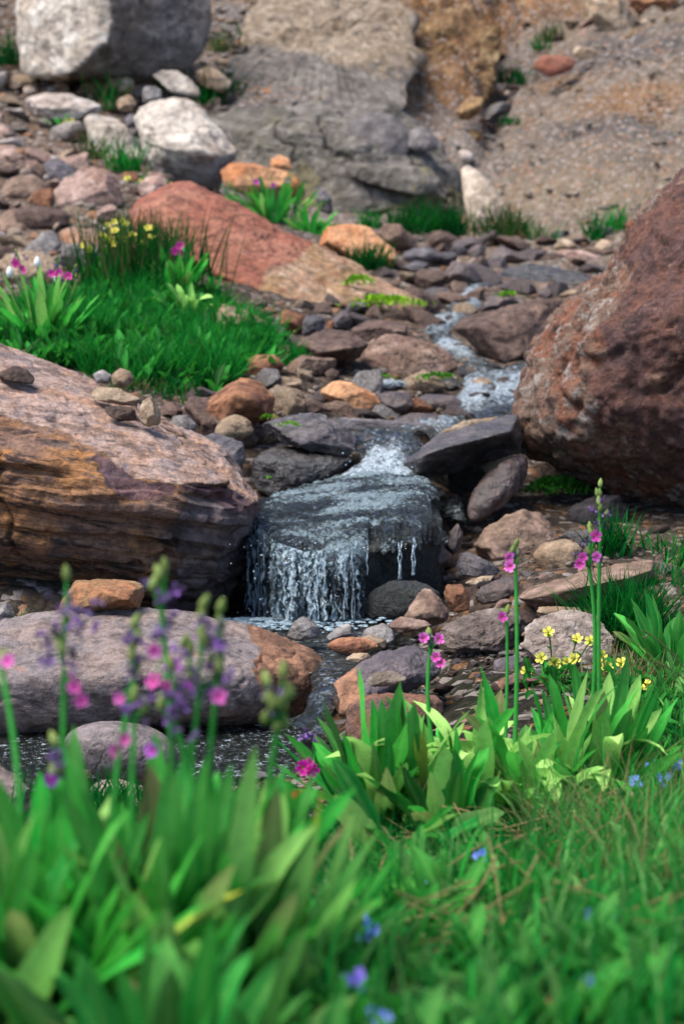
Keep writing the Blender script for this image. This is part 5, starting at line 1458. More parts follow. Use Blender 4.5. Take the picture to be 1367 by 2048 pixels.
def rosette(name, label, px, py, nleaf, ln, wd, seed, d=None, lean=(.05, 1.0), curl=(-.1, .7), cols=None, group=None, spread=.03, pale=.15, curlpale=0.0, azr=None, cat='flower', wave=.05, fold=.25):
    b0 = at(px, py, float(hit(px, py)[0]) if d is None else d)
    if d is not None: b0[2] = hz(b0[0], b0[1])[0]
    e = empty(name, b0, label, cat, group)
    rs_ = np.random.default_rng(seed)
    a = Acc()
    cols = cols or [DEEP, MIDG, MIDG, BRIGHT]
    for k in range(nleaf):
        t_ = rs_.random()
        az = rs_.uniform(0, 6.283) if azr is None else rs_.uniform(*azr)
        le = lean[0] + (lean[1] - lean[0]) * t_
        c_ = cols[int(rs_.integers(len(cols)))] * rs_.uniform(.75, 1.3)
        if rs_.random() < pale: c_ = c_ * .35 + PALE * .65
        tip = c_ * .8 + PALE * .25 * rs_.random()
        if rs_.random() < .02: tip = YEL
        if rs_.random() < .07: tip = DRY * rs_.uniform(.5, 1.1)
        cu = rs_.uniform(*curl)
        if rs_.random() < curlpale: cu = rs_.uniform(1.4, 2.6); c_ = PALE * rs_.uniform(.85, 1.2); tip = PALE * 1.15
        bs = np.array([math.cos(az), math.sin(az), 0]) * spread * rs_.uniform(.1, 1)
        bs[2] = -.01
        leaf(a, bs, az + rs_.normal() * .3, ln * rs_.uniform(.65, 1.1) * (1 - .15 * t_), wd * rs_.uniform(.7, 1.15), le, cu, c_, tip, fold=fold * rs_.uniform(.4, 1.6), wave=wave, seed=k * 1.3 + seed, roll=rs_.normal() * .5)
    a.obj('foliage', M['leaf'], e)
    return e, b0


def rel(b0, px, py, d): return at(px, py, d) - b0


# --- front left primroses (out of focus)
fl = dict(lean=(.02, .75), curl=(-.1, .55), spread=.05, pale=.2, wave=.04, cols=[MIDG, MIDG, BRIGHT, BRIGHT])
pa, ba = rosette('primrose', 'blurred primrose at the front whose thickest flower head is dark violet over magenta', 110, 2190, 80, .165, .0205, 1, d=1.16, group='front primroses', **fl)
pb, bb = rosette('primrose', 'blurred primrose at the front with the tallest violet stalk and magenta blooms', 330, 2200, 84, .165, .0205, 2, d=1.18, group='front primroses', **fl)
pc, bc = rosette('primrose', 'blurred primrose at the front with green pod heads on its stalks', 470, 2160, 60, .145, .020, 3, d=1.20, group='front primroses', **fl)
pd, bd = rosette('primrose', 'leafy primrose without flowers at the very bottom corner', -60, 2150, 40, .16, .022, 4, d=1.1, group='front primroses', **fl)
pe, be = rosette('primrose', 'low leafy primrose filling the bottom edge beneath the pod heads', 330, 2400, 54, .12, .021, 5, d=1.0, group='front primroses', lean=(.1, 1.0), curl=(0, .7), spread=.05, pale=.0, cols=[DEEP, MIDG, MIDG])
hd = dict(r=.0052, stem_r=.0021, wr=.0050)
umbel(pa, np.array([0, 0, 0.]), rel(ba, 128, 1340, 1.2), ba, 11, [rel(ba, 150, 1372, 1.19), rel(ba, 162, 1400, 1.19), rel(ba, 140, 1360, 1.21)], 26, 4, height=.05, spread=.012, **hd)
umbel(pa, np.array([-.01, 0, 0.]), rel(ba, 105, 1560, 1.18), ba, 12, [rel(ba, 102, 1560, 1.17)], 5, 2, height=.02, spread=.008, bloomcol=PURP * 1.4, **hd)
umbel(pa, np.array([-.03, 0, 0.]), rel(ba, 5, 1345, 1.2), ba, 13, [rel(ba, 16, 1322, 1.19)], 0, 1, height=.006, spread=.008, **hd)
umbel(pb, np.array([0, 0, 0.]), rel(bb, 328, 1270, 1.22), bb, 14, [rel(bb, 308, 1300, 1.21), rel(bb, 308, 1362, 1.21), rel(bb, 334, 1372, 1.2)], 14, 3, height=.036, spread=.009, **hd)
umbel(pb, np.array([-.02, .01, 0.]), rel(bb, 268, 1360, 1.21), bb, 15, [rel(bb, 240, 1396, 1.2), rel(bb, 250, 1478, 1.2), rel(bb, 232, 1500, 1.2)], 9, 4, height=.03, spread=.006, **hd)
umbel(pb, np.array([-.01, .0, 0.]), rel(bb, 270, 1440, 1.19), bb, 16, [], 5, 1, height=.012, spread=.009, **hd)
umbel(pb, np.array([.02, .0, 0.]), rel(bb, 352, 1450, 1.19), bb, 17, [rel(bb, 345, 1330, 1.2), rel(bb, 305, 1500, 1.2)], 16, 1, height=.03, spread=.012, bloomcol=PURP * 1.5 + PINK * .3, **hd)
umbel(pc, np.array([-.03, 0, 0.]), rel(bc, 397, 1400, 1.2), bc, 18, [rel(bc, 385, 1365, 1.2)], 14, 9, height=.05, spread=.014, bloomcol=PURP + PINK * .4, **hd)
umbel(pc, np.array([-.02, 0, 0.]), rel(bc, 433, 1370, 1.2), bc, 19, [rel(bc, 436, 1392, 1.19)], 12, 3, height=.04, spread=.006, **hd)
umbel(pc, np.array([.01, 0, 0.]), rel(bc, 555, 1460, 1.17), bc, 20, [], 3, 12, height=.030, spread=.009, **hd)

# --- middle primroses (in focus)
p1, b1 = rosette('primrose', 'dark green primrose in the middle with one magenta bloom hanging at its left', 770, 1690, 52, .17, .023, 21, d=2.1, lean=(.02, 1.15), curl=(-.15, .45), cols=[DEEP, DEEP, MIDG, MIDG, BRIGHT], group='primroses at the pool', pale=.06, spread=.03, curlpale=.06)
umbel(p1, np.array([-.02, 0, 0.]), rel(b1, 626, 1490, 2.05), b1, 22, [rel(b1, 606, 1535, 2.03), rel(b1, 624, 1540, 2.03), rel(b1, 618, 1528, 2.04)], 5, 0, r=.0085, height=.022, spread=.008, stem_r=.0017, bloomcol=MAG, tip=False)
p2, b2 = rosette('primrose', 'pale curling primrose with a low stalk of pink blooms at its left edge', 945, 1640, 60, .155, .021, 31, d=2.16, lean=(.02, .95), curl=(.0, .9), cols=[MIDG, BRIGHT, BRIGHT], group='primroses at the pool', pale=.5, spread=.05, curlpale=.45)
p3, b3 = rosette('primrose', 'pale curling primrose with a slender stalk of two pink blooms', 1060, 1650, 62, .155, .022, 32, d=2.16, lean=(.02, .95), curl=(0, .9), cols=[MIDG, BRIGHT, BRIGHT], group='primroses at the pool', pale=.6, spread=.05, curlpale=.45)
p4, b4 = rosette('primrose', 'bright green primrose carrying the two tallest violet and pink stalks', 1185, 1610, 56, .155, .023, 33, d=2.2, lean=(.02, .95), curl=(-.1, .5), cols=[MIDG, MIDG, BRIGHT], group='primroses at the pool', pale=.25, spread=.05, curlpale=.12)
hm = dict(r=.0072, stem_r=.0025)
umbel(p2, np.array([-.03, 0, 0.02]), rel(b2, 861, 1290, 2.2), b2, 41, [rel(b2, 846, 1276, 2.19), rel(b2, 876, 1278, 2.19), rel(b2, 871, 1314, 2.19), rel(b2, 880, 1326, 2.19)], 3, 1, height=.012, spread=.005, **hm)
umbel(p3, np.array([-.02, 0, 0.02]), rel(b3, 1030, 1130, 2.2), b3, 42, [rel(b3, 1016, 1114, 2.19), rel(b3, 1019, 1133, 2.185)], 4, 4, height=.02, spread=.006, **hm)
umbel(p3, np.array([-.03, 0, 0.02]), rel(b3, 1013, 1240, 2.2), b3, 43, [rel(b3, 1003, 1234, 2.19)], 0, 2, r=.0072, stem_r=.002, height=.01, spread=.004)
umbel(p4, np.array([-.015, 0, 0.02]), rel(b4, 1176, 1125, 2.22), b4, 44, [rel(b4, 1163, 1115, 2.2), rel(b4, 1158, 1128, 2.2), rel(b4, 1190, 1113, 2.2), rel(b4, 1189, 1072, 2.21)], 11, 6, height=.034, spread=.013, **hm)
umbel(p4, np.array([.01, 0, 0.02]), rel(b4, 1200, 1055, 2.22), b4, 45, [], 9, 7, height=.042, spread=.011, **hm)
p5, b5 = rosette('primrose', 'small leafy plant below the dark green primrose with one broad pale leaf', 800, 1760, 14, .11, .03, 51, d=1.85, lean=(.3, 1.2), curl=(.1, .8), pale=.2, cols=[DEEP, MIDG])
p6, b6 = rosette('primrose', 'leafy primrose at the frame edge beside the large grass tuft', 1350, 1345, 26, .14, .026, 52, d=2.75, lean=(.05, 1.0), curl=(0, .6), cols=[MIDG, BRIGHT], pale=.1)
p7, b7 = rosette('primrose', 'upright leaves between the dark green primrose and the pale curling ones', 890, 1690, 18, .13, .026, 53, d=2.02, lean=(.05, .9), curl=(0, .6), cols=[DEEP, MIDG, BRIGHT], pale=.15)

# --- far primroses
q1, c1 = rosette('primrose', 'broad leaved primrose on top of the layered boulder with magenta and violet stalks', 90, 690, 60, .20, .026, 61, lean=(.05, 1.05), curl=(0, .5), cols=[MIDG, BRIGHT, BRIGHT], pale=.12, spread=.05)
dq = float(c1 @ FWD)
for k, (px, py, fs, nw) in enumerate([(42, 530, [(35, 530), (44, 540), (30, 525)], 8), (112, 545, [(104, 547), (118, 546)], 7), (142, 560, [(137, 553)], 2)]):
    umbel(q1, np.array([0.01 * k, 0, .02]), rel(c1, px, py, dq), c1, 62 + k, [rel(c1, a_, b_, dq - .02) for a_, b_ in fs], nw, 1, r=.012, height=.03, spread=.015, bloomcol=MAG, stem_r=.004)
for k, (px, py) in enumerate([(75, 528), (115, 560), (20, 548)]):
    b0 = ground_at(px + 8, 650)[0]; tp = at(px, py, float(b0 @ FWD))
    e = empty('globe_flower', b0, ['white globe flower standing tallest among the left magenta stalks', 'white globe flower just under the second magenta stalk', 'white globe flower at the frame edge left of the magenta stalks'][k], 'flower', 'white globe flowers')
    a = Acc(); tube(a, bez(np.zeros(3), tp - b0, np.array([.01, 0, 0])), .0022, np.array([.12, .10, .03])); a.obj('stem', M['leaf'], e)
    a = Acc(); pod(a, tp - b0, (0, 0, 1.0), .028, .012, np.array([.75, .75, .7])); a.obj('bloom', M['petal'], e)
q2, c2 = rosette('primrose', 'light green primrose at the foot of the red slab with one magenta stalk', 352, 600, 50, .18, .024, 71, lean=(.02, .8), curl=(0, .5), cols=[MIDG, BRIGHT], pale=.12)
dq = float(c2 @ FWD)
umbel(q2, np.array([0, 0, .02]), rel(c2, 355, 520, dq), c2, 72, [rel(c2, 348, 502, dq - .02), rel(c2, 360, 492, dq - .02), rel(c2, 364, 508, dq - .02)], 4, 1, r=.013, height=.04, spread=.015, bloomcol=MAG, stem_r=.006)
q3, c3 = rosette('primrose', 'primrose with silvery curled leaves in the middle of the meadow', 375, 645, 22, .15, .03, 73, lean=(.02, .7), curl=(.2, 1.0), cols=[MIDG, BRIGHT], pale=.45, curlpale=.3)
q4, c4 = rosette('primrose', 'primrose clump growing under the orange and white boulder', 545, 440, 80, .19, .022, 74, lean=(.05, .95), curl=(0, .5), cols=[MIDG, MIDG, BRIGHT], pale=.1, spread=.1)
dq = float(c4 @ FWD)
for k, (px, py) in enumerate([(510, 372), (543, 378), (572, 368)]):
    umbel(q4, np.array([.02 * k - .02, 0, .02]), rel(c4, px, py, dq), c4, 75 + k, [rel(c4, px + 3, py - 8, dq - .02)], 4, 0, r=.013, height=.04, spread=.014, bloomcol=PURP + MAG * .3, stem_r=.004)
q5, c5 = rosette('primrose', 'second small clump of leaves right of the primrose clump on the slope', 620, 468, 40, .13, .02, 78, lean=(.1, 1.0), curl=(0, .5), cols=[MIDG, BRIGHT], pale=.1, spread=.06)


# ------------------------------------------------------------------ grass
def blades(acc, P, h, w, lean, cols, seed, seg=4, bend=.9):
    """grass blades, all at once. P (n,3)"""
    rs_ = np.random.default_rng(seed); n = len(P)
    az = rs_.uniform(0, 6.283, n); le = lean * rs_.random(n) ** .8; cu = bend * rs_.random(n)
    hh = h * rs_.uniform(.45, 1.15, n); ww = w * rs_.uniform(.6, 1.3, n)
    s = np.linspace(0, 1, seg + 1)
    th = le[:, None] + cu[:, None] * s[None] ** 1.5
    ds = hh / seg
    rr = np.concatenate([np.zeros((n, 1)), np.cumsum(np.sin(th[:, :-1]) * ds[:, None], 1)], 1)
    zz = np.concatenate([np.zeros((n, 1)), np.cumsum(np.cos(th[:, :-1]) * ds[:, None], 1)], 1)
    C = np.stack([rr * np.cos(az)[:, None], rr * np.sin(az)[:, None], zz], -1) + P[:, None]
    fa = rs_.uniform(0, 6.283, n)
    side = np.stack([np.cos(fa), np.sin(fa), np.zeros(n)], -1)
    hw = ww[:, None] * .5 * (1 - s[None] ** 2 * .95)
    V = np.stack([C - side[:, None] * hw[..., None], C + side[:, None] * hw[..., None]], 2)      # n,seg+1,2,3
    k = np.arange(n * (seg + 1) * 2).reshape(n, seg + 1, 2)
    Qd = np.stack([k[:, :-1, 0], k[:, :-1, 1], k[:, 1:, 1], k[:, 1:, 0]], -1).reshape(-1, 4)
    cl = np.array(cols)[rs_.integers(len(cols), size=n)] * rs_.uniform(.7, 1.3, (n, 1))
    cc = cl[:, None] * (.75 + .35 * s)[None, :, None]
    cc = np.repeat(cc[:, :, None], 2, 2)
    acc.add(V.reshape(-1, 3), Qd, cc.reshape(-1, 3))


def spots(poly, count, seed, rockcheck=True):
    r_ = np.random.default_rng(seed)
    P = np.array(poly, float)
    W = at(P[:, 0], P[:, 1], hit(P[:, 0], P[:, 1])); wp = [tuple(w[:2]) for w in W]
    lo, hi = W[:, :2].min(0), W[:, :2].max(0)
    xy = r_.uniform(lo, hi, (count * 6, 2))
    wj = .03 * np.mean(W[:, 1]) * np.stack([fbm(np.stack([xy[:, 0] * 5, xy[:, 1] * 5, xy[:, 0] * 0 + 3], -1), 3, seed + 40), fbm(np.stack([xy[:, 0] * 5, xy[:, 1] * 5, xy[:, 0] * 0 + 8], -1), 3, seed + 41)], -1)
    xy = xy[inpoly(xy[:, 0] + wj[:, 0], xy[:, 1] + wj[:, 1], wp)]
    cl = gnoise(np.stack([xy[:, 0] * 9, xy[:, 1] * 9, xy[:, 0] * 0], -1), seed)
    xy = xy[cl + r_.random(len(xy)) * .9 > .18]
    if poly is FRONT:      # bare spot round the half buried stones
        qx, qy, _ = proj(np.concatenate([xy, hz(xy[:, 0], xy[:, 1])[:, None]], 1))
        xy = xy[~inpoly(qx, qy, [(790, 1860), (1010, 1850), (1030, 2020), (900, 2060), (780, 2010)]) | (r_.random(len(xy)) < .18)]
    xy = xy[:count]
    return np.concatenate([xy, hz(xy[:, 0], xy[:, 1])[:, None] - .003], 1)


G1, G2, G3, G4, GD = (np.array(c_) for c_ in ((.002, .050, .010), (.004, .120, .018), (.018, .21, .026), (.11, .27, .07), (.24, .17, .08)))
FRONT = [(640, 1800), (820, 1770), (960, 1740), (1100, 1750), (1240, 1690), (1310, 1480), (1310, 1400), (1420, 1330), (1550, 1400), (1500, 2300), (480, 2300), (560, 1900)]
ga = Acc()
P = spots(FRONT, 7500, 1)
pn = fbm(P * 7, 3, 61)
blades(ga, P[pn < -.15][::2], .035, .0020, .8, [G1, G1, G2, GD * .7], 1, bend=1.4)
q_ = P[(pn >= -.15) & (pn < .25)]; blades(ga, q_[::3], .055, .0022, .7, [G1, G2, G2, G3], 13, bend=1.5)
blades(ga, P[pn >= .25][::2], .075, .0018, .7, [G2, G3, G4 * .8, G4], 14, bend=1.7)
P = spots([(1060, 1620), (1400, 1580), (1450, 1900), (1150, 1850)], 1500, 22)
blades(ga, P, .105, .0013, .6, [G4, G3, G3, GD], 23, seg=5, bend=2.0)
P = spots(FRONT, 1500, 2)
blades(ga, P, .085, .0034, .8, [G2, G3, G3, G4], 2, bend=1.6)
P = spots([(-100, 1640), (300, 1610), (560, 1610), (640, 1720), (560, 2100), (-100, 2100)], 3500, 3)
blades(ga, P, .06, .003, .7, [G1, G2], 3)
MEADOW = [(-60, 700), (30, 640), (130, 600), (215, 600), (260, 560), (400, 590), (480, 640), (560, 700), (500, 745), (440, 770), (395, 815), (360, 800), (280, 775), (180, 735), (100, 720)]
P = spots(MEADOW, 15000, 4)
pn = fbm(P * 5, 3, 62)
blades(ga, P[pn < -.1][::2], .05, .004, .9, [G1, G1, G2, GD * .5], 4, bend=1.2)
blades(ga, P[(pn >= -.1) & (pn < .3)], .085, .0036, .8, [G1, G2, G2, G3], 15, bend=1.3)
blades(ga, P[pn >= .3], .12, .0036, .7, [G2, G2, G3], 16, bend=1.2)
P = spots([(560, 720), (600, 720), (610, 735), (575, 738)], 260, 5)
blades(ga, P, .07, .004, .7, [G2, G3], 5)
P = spots([(1230, 1110), (1400, 1080), (1420, 1200), (1240, 1200)], 300, 6)
blades(ga, P, .045, .003, .8, [G1, G2, G3], 6)
P = spots([(1100, 1380), (1260, 1330), (1367, 1310), (1400, 1400), (1200, 1420)], 900, 7)
blades(ga, P, .05, .002, .9, [G2, G4, GD, GD], 7)
P = spots([(560, 1700), (900, 1640), (1230, 1620), (1240, 1720), (960, 1780), (640, 1840)], 900, 31)
blades(ga, P, .05, .0022, .9, [G1 * .7, G1, G2], 31, bend=1.5)
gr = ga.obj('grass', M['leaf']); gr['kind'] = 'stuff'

# small broad leaves in the turf
ca_ = Acc(); rs = np.random.default_rng(5)
for x, y, z in spots(FRONT, 2600, 9):
    c_ = [G1, G2, G2, G3][int(rs.integers(4))] * rs.uniform(.7, 1.2)
    leaf(ca_, np.array([x, y, z]), rs.uniform(0, 6.28), rs.uniform(.018, .05), rs.uniform(.006, .013), rs.uniform(.2, 1.2), rs.uniform(0, .9), c_, n=6, seed=rs.uniform(0, 9), petiole=.4)
for x, y, z in spots(FRONT, 150, 19):
    sz = rs.uniform(.6, 1.4); c0 = [G1, G2, G2, G3, G4][int(rs.integers(5))]
    for q in range(int(rs.integers(6, 13))):
        leaf(ca_, np.array([x, y, z]) + rs.normal(size=3) * [.006, .006, 0], rs.uniform(0, 6.28), rs.uniform(.03, .055) * sz, rs.uniform(.009, .015) * sz, rs.uniform(.1, 1.1), rs.uniform(0, 1.0), c0 * rs.uniform(.6, 1.3), c0 + PALE * .15 * rs.random(), n=7, seed=rs.uniform(0, 9), petiole=.4)
for x, y, z in spots(MEADOW, 1700, 10):
    c_ = [G1, G2, G3][int(rs.integers(3))] * rs.uniform(.7, 1.2)
    leaf(ca_, np.array([x, y, z]), rs.uniform(0, 6.28), rs.uniform(.04, .10), rs.uniform(.012, .024), rs.uniform(.2, 1.0), rs.uniform(0, .8), c_, n=6, seed=rs.uniform(0, 9), petiole=.4)
for x, y, z in spots([(1240, 1395), (1420, 1350), (1450, 1540), (1260, 1540)], 700, 11):
    leaf(ca_, np.array([x, y, z]), rs.uniform(0, 6.28), rs.uniform(.012, .03), rs.uniform(.005, .009), rs.uniform(.0, 1.0), rs.uniform(0, .9), [G1, G2, G3][int(rs.integers(3))] * rs.uniform(.7, 1.2), n=5, petiole=.5)
gc = ca_.obj('ground_cover', M['leaf']); gc['kind'] = 'stuff'
# dry stalks lying in the turf
da = Acc()
for x, y, z in spots([(700, 1700), (900, 1660), (1350, 1600), (1420, 1950), (700, 1950)], 200, 12):
    a0 = rs.uniform(0, 6.28); l_ = rs.uniform(.03, .10); e_ = rs.uniform(0, .5)
    p0 = np.array([x, y, z + .012])
    tube(da, bez(p0, p0 + l_ * np.array([math.cos(a0), math.sin(a0), e_]), rs.normal(size=3) * .006, 6), .0008, GD * rs.uniform(.6, 1.5), 4)
dd_ = da.obj('dry_straw', M['leaf']); dd_['kind'] = 'stuff'


def tuft(px, py, label, count, h, w, seed, rad=.05, cols=(G1, G2, G2, G3), d=None, lean=.7, bend=.8, group=None):
    b0 = at(px, py, float(hit(px, py)[0]) if d is None else d)
    a = Acc(); r_ = np.random.default_rng(seed)
    rad *= .75
    P = np.stack([r_.normal(size=count) * rad, r_.normal(size=count) * rad, np.zeros(count)], -1)
    blades(a, P, h, w, lean, list(cols), seed, bend=bend)
    o_ = a.obj('grass_tuft', M['leaf'], None, b0)
    return tag(o_, label, 'grass', group)


DK = (G1, G1 * .8, G2)
tuft(1255, 1285, 'large spiky grass tuft beside the pale cracked slab', 900, .115, .0032, 1, .035, DK, lean=.95)
tuft(1225, 1110, 'dark grass tuft at the mouth of the hollow under the maroon boulder', 130, .09, .004, 2, .02, DK)
for k, (px, py, lab, cnt, h, rad, cs) in enumerate([
    (800, 470, 'grass tuft at the left foot of the bedrock outcrop', 130, .13, .05, (G1 * .8, G1)),
    (850, 468, 'wide grass tuft under the middle of the bedrock outcrop', 240, .16, .09, (G1 * .8, G1)),
    (905, 472, 'grass tuft just left of the pale buff boulder', 130, .13, .05, (G1 * .8, G1)),
    (735, 458, 'small grass tuft beside the rusty orange boulder', 60, .10, .03, (G2, G3)),
    (1010, 478, 'olive grass tuft right of the pale buff boulder', 170, .16, .08, (G1 * .8, GD * .4)),
    (1068, 482, 'thin grass tuft among the dark pile stones', 60, .10, .06, (G2, GD * .6)),
    (1192, 482, 'dark grass tuft below the right bank', 80, .14, .04, (G1, G2)),
    (1238, 472, 'bright grass tuft beside the maroon boulder top', 80, .15, .04, (G2, G3)),
    (505, 80, 'lone grass tuft high on the grey scree', 60, .15, .04, (G2, G3 * .8)),
    (440, 103, 'dry grass tuft right of the huge two-toned boulder', 50, .14, .05, (G1 * .7, GD * .6)),
    (430, 195, 'leafy tuft below the tan wedge stone', 120, .16, .08, (G1 * .7, G1)),
    (415, 210, 'grass tuft right of the big white block', 60, .12, .05, (G1 * .7, G2)),
    (345, 190, 'grass tuft with pale seed heads behind the white block', 90, .15, .05, (G2, GD)),
    (225, 222, 'dry grass tuft behind the white pointed slab', 90, .2, .05, (GD * .6, G1, G2)),
    (140, 165, 'dark tuft in the shade of the huge two-toned boulder', 120, .16, .09, (G1 * .6, G1)),
    (195, 172, 'dark tuft under the grey face of the huge boulder', 120, .14, .10, (G1 * .6, G1)),
    (20, 130, 'dark leafy tuft left of the huge boulder', 120, .20, .06, (G1 * .6, G1)),
    (252, 345, 'bright tuft in front of the white pointed slab', 90, .15, .05, (G2, G3)),
    (185, 322, 'dry tuft left of the white pointed slab', 60, .15, .04, (GD * .7, G1)),
    (735, 540, 'dark tuft on the rusty orange boulder', 120, .12, .05, (G1 * .7, G1)),
    (1100, 85, 'grass tuft high in the right gully', 60, .14, .05, (G1, GD * .6)),
    (1080, 100, 'small tuft left of the one high in the right gully', 40, .1, .04, (G1, G2)),
    (1040, 170, 'tuft in the cleft below the salmon red stone', 50, .12, .05, (G1 * .7, G1)),
    (1005, 165, 'dark tuft in the cleft of the ochre bank', 50, .12, .05, (G1 * .6, G1)),
    (1020, 250, 'tiny tuft on the right bank', 30, .08, .03, (G1, G2)),
    (40, 1255, 'mossy green tuft in the corner under the layered boulder', 160, .025, .02, (G1, G2)),
    (210, 862, 'tiny sprig growing on the layered boulder', 14, .03, .006, (G2, G3)),
    ]):
    tuft(px, py, lab, cnt, h, .008 if py < 600 else .002, 30 + k, rad, cs, d=(3.02 if py == 1255 else 3.72 if py == 862 else None), group='grass tufts' )


def moss(px, py, d, w, h, count, label, seed, col=(.10, .28, .01)):
    """cushion of moss lying on a rock: many tiny leaves over a low mound"""
    b0 = at(px, py, d); a = Acc(); r_ = np.random.default_rng(seed)
    for _ in range(count):
        q = r_.normal(size=2) * .45
        p0 = np.array([q[0] * w, q[1] * w * .6, h * max(0, 1 - q @ q)])
        leaf(a, p0, r_.uniform(0, 6.28), r_.uniform(.4, 1) * h * 1.2, h * .5, r_.uniform(.1, 1.1), .4, np.array(col) * r_.uniform(.5, 1.3), n=4, petiole=.5)
    return tag(a.obj('moss', M['leaf'], None, b0), label, 'moss', 'moss cushions')


moss(770, 612, 6.0, .12, .02, 260, 'lime green moss cushion under the tail of the red slab', 1, (.22, .40, .01))
moss(720, 570, 6.1, .05, .02, 90, 'small moss patch above the lime green cushion', 2, (.16, .32, .01))
moss(578, 852, 3.86, .02, .006, 90, 'bright moss spot on the layered slate slab', 3, (.16, .36, .01))
moss(535, 838, 3.9, .02, .006, 60, 'moss at the upper left corner of the layered slate slab', 4, (.08, .25, .01))
moss(760, 758, 4.85, .04, .008, 90, 'moss speckle on the lower edge of the wide flat tan slab', 5, (.08, .25, .01))
moss(875, 760, 4.8, .05, .012, 120, 'moss cap on the black stone between the cascades', 6, (.05, .18, .01))
moss(1015, 596, 6.4, .04, .015, 80, 'moss on the brown stone beside the second cascade', 7, (.12, .3, .01))
moss(1110, 985, 4.0, .06, .02, 260, 'green moss coloured dark for shade in the hollow under the maroon boulder', 8, (.006, .07, .004))  # green kept near black, so the hollow's shade sits in the moss colour
moss(538, 958, 3.72, .006, .004, 30, 'single bright sprig on the black wet rock', 9, (.12, .36, .02))

# --- yellow flowered plants
YF, YC = np.array([.82, .72, .10]), np.array([.75, .42, .01])


def yellow_plant(name, label, bx, by, heads, r, seed, d=None, leaves=30, lf=.03, stem=.0011, petals=5, face=True, leafcol=(G2, G3)):
    b0 = at(bx, by, float(hit(bx, by)[0]) if d is None else d)
    e = empty(name, b0, label, 'flower'); r_ = np.random.default_rng(seed)
    dp = float(b0 @ FWD)
    a = Acc()
    for _ in range(leaves):
        q = r_.normal(size=2) * lf * .8
        leaf(a, np.array([q[0], q[1], r_.uniform(0, lf * .8)]), r_.uniform(0, 6.28), lf * r_.uniform(.5, 1.1), lf * .4, r_.uniform(.2, 1.3), .4, leafcol[int(r_.integers(len(leafcol)))] * r_.uniform(.7, 1.2), n=6, petiole=.35)
    a.obj('foliage', M['leaf'], e)
    for px, py in heads:
        tp = at(px, py, dp + r_.uniform(-.02, .02)) - b0
        st = Acc(); path = bez(np.array([r_.normal() * .01, r_.normal() * .01, 0]), tp, r_.normal(size=3) * .008 + [0, 0, .01], 10)
        tube(st, path, stem, np.array([.10, .12, .03]), 5)
        for q in (4, 6, 8):
            leaf(st, path[q], r_.uniform(0, 6.28), lf * .4, lf * .2, .8, .4, G2 * r_.uniform(.8, 1.3), n=5)
        so_ = st.obj('flower_stalk', M['leaf'], e)
        fa = Acc()
        corolla(fa, tp, np.array([r_.uniform(-.5, .5), -1, r_.uniform(.1, 1.4)]) if face else np.array([0, -.3, 1.0]), r * r_.uniform(.8, 1.1), YF, YF * .9, YC, petals=petals, notch=.08, cup=.3, rot=r_.uniform(0, 1))
        fa.obj('flower', M['petal'], so_)
    return e


yellow_plant('cinquefoil', 'yellow cinquefoil in bloom behind the pale curling primroses', 1110, 1390, [(1081, 1316), (1108, 1326), (1133, 1324), (1051, 1344), (1096, 1265), (1153, 1278), (1179, 1282), (1148, 1318)], .0088, 1, d=2.5, leaves=44)
yellow_plant('cinquefoil', 'low yellow cinquefoil with flat open blooms right of the tallest stalks', 1240, 1400, [(1242, 1326), (1282, 1366), (1203, 1310), (1200, 1328), (1213, 1336), (1290, 1372)], .0085, 2, d=2.5, leaves=30)
yellow_plant('groundsel', 'dark bushy plant with many small yellow heads in front of the red slab', 245, 590, [(r_x, r_y) for r_x, r_y in [(215, 450), (228, 444), (245, 440), (252, 448), (205, 470), (212, 476), (230, 462), (238, 470), (222, 478), (248, 478), (265, 470), (278, 482), (302, 456), (303, 474), (296, 456), (165, 492), (180, 498), (228, 488)]], .012, 3, leaves=50, lf=.07, stem=.002, leafcol=(G1 * .7, G1))
tuft(262, 592, 'dark rush-like tuft around the yellow headed plant', 420, .24, .006, 77, .10, (G1 * .7, G1, GD * .4), lean=.35, bend=.4)
tuft(320, 560, 'dark grass behind the light green primrose', 240, .2, .006, 78, .10, (G1 * .7, G1), lean=.5, bend=.4)
yellow_plant('buttercup', 'little yellow flower beside the long pale slab', 143, 270, [(140, 250), (146, 256), (135, 255)], .035, 4, leaves=14, lf=.07, stem=.003)
yellow_plant('buttercup', 'yellow flower cut by the lower right corner of the frame', 1350, 2120, [(1345, 2040)], .010, 5, d=1.12, leaves=6, lf=.02)
yellow_plant('buttercup', 'few yellow flowers above the red slab', 300, 380, [(283, 362), (300, 366), (340, 370), (255, 358)], .014, 6, leaves=8, lf=.05, stem=.002)

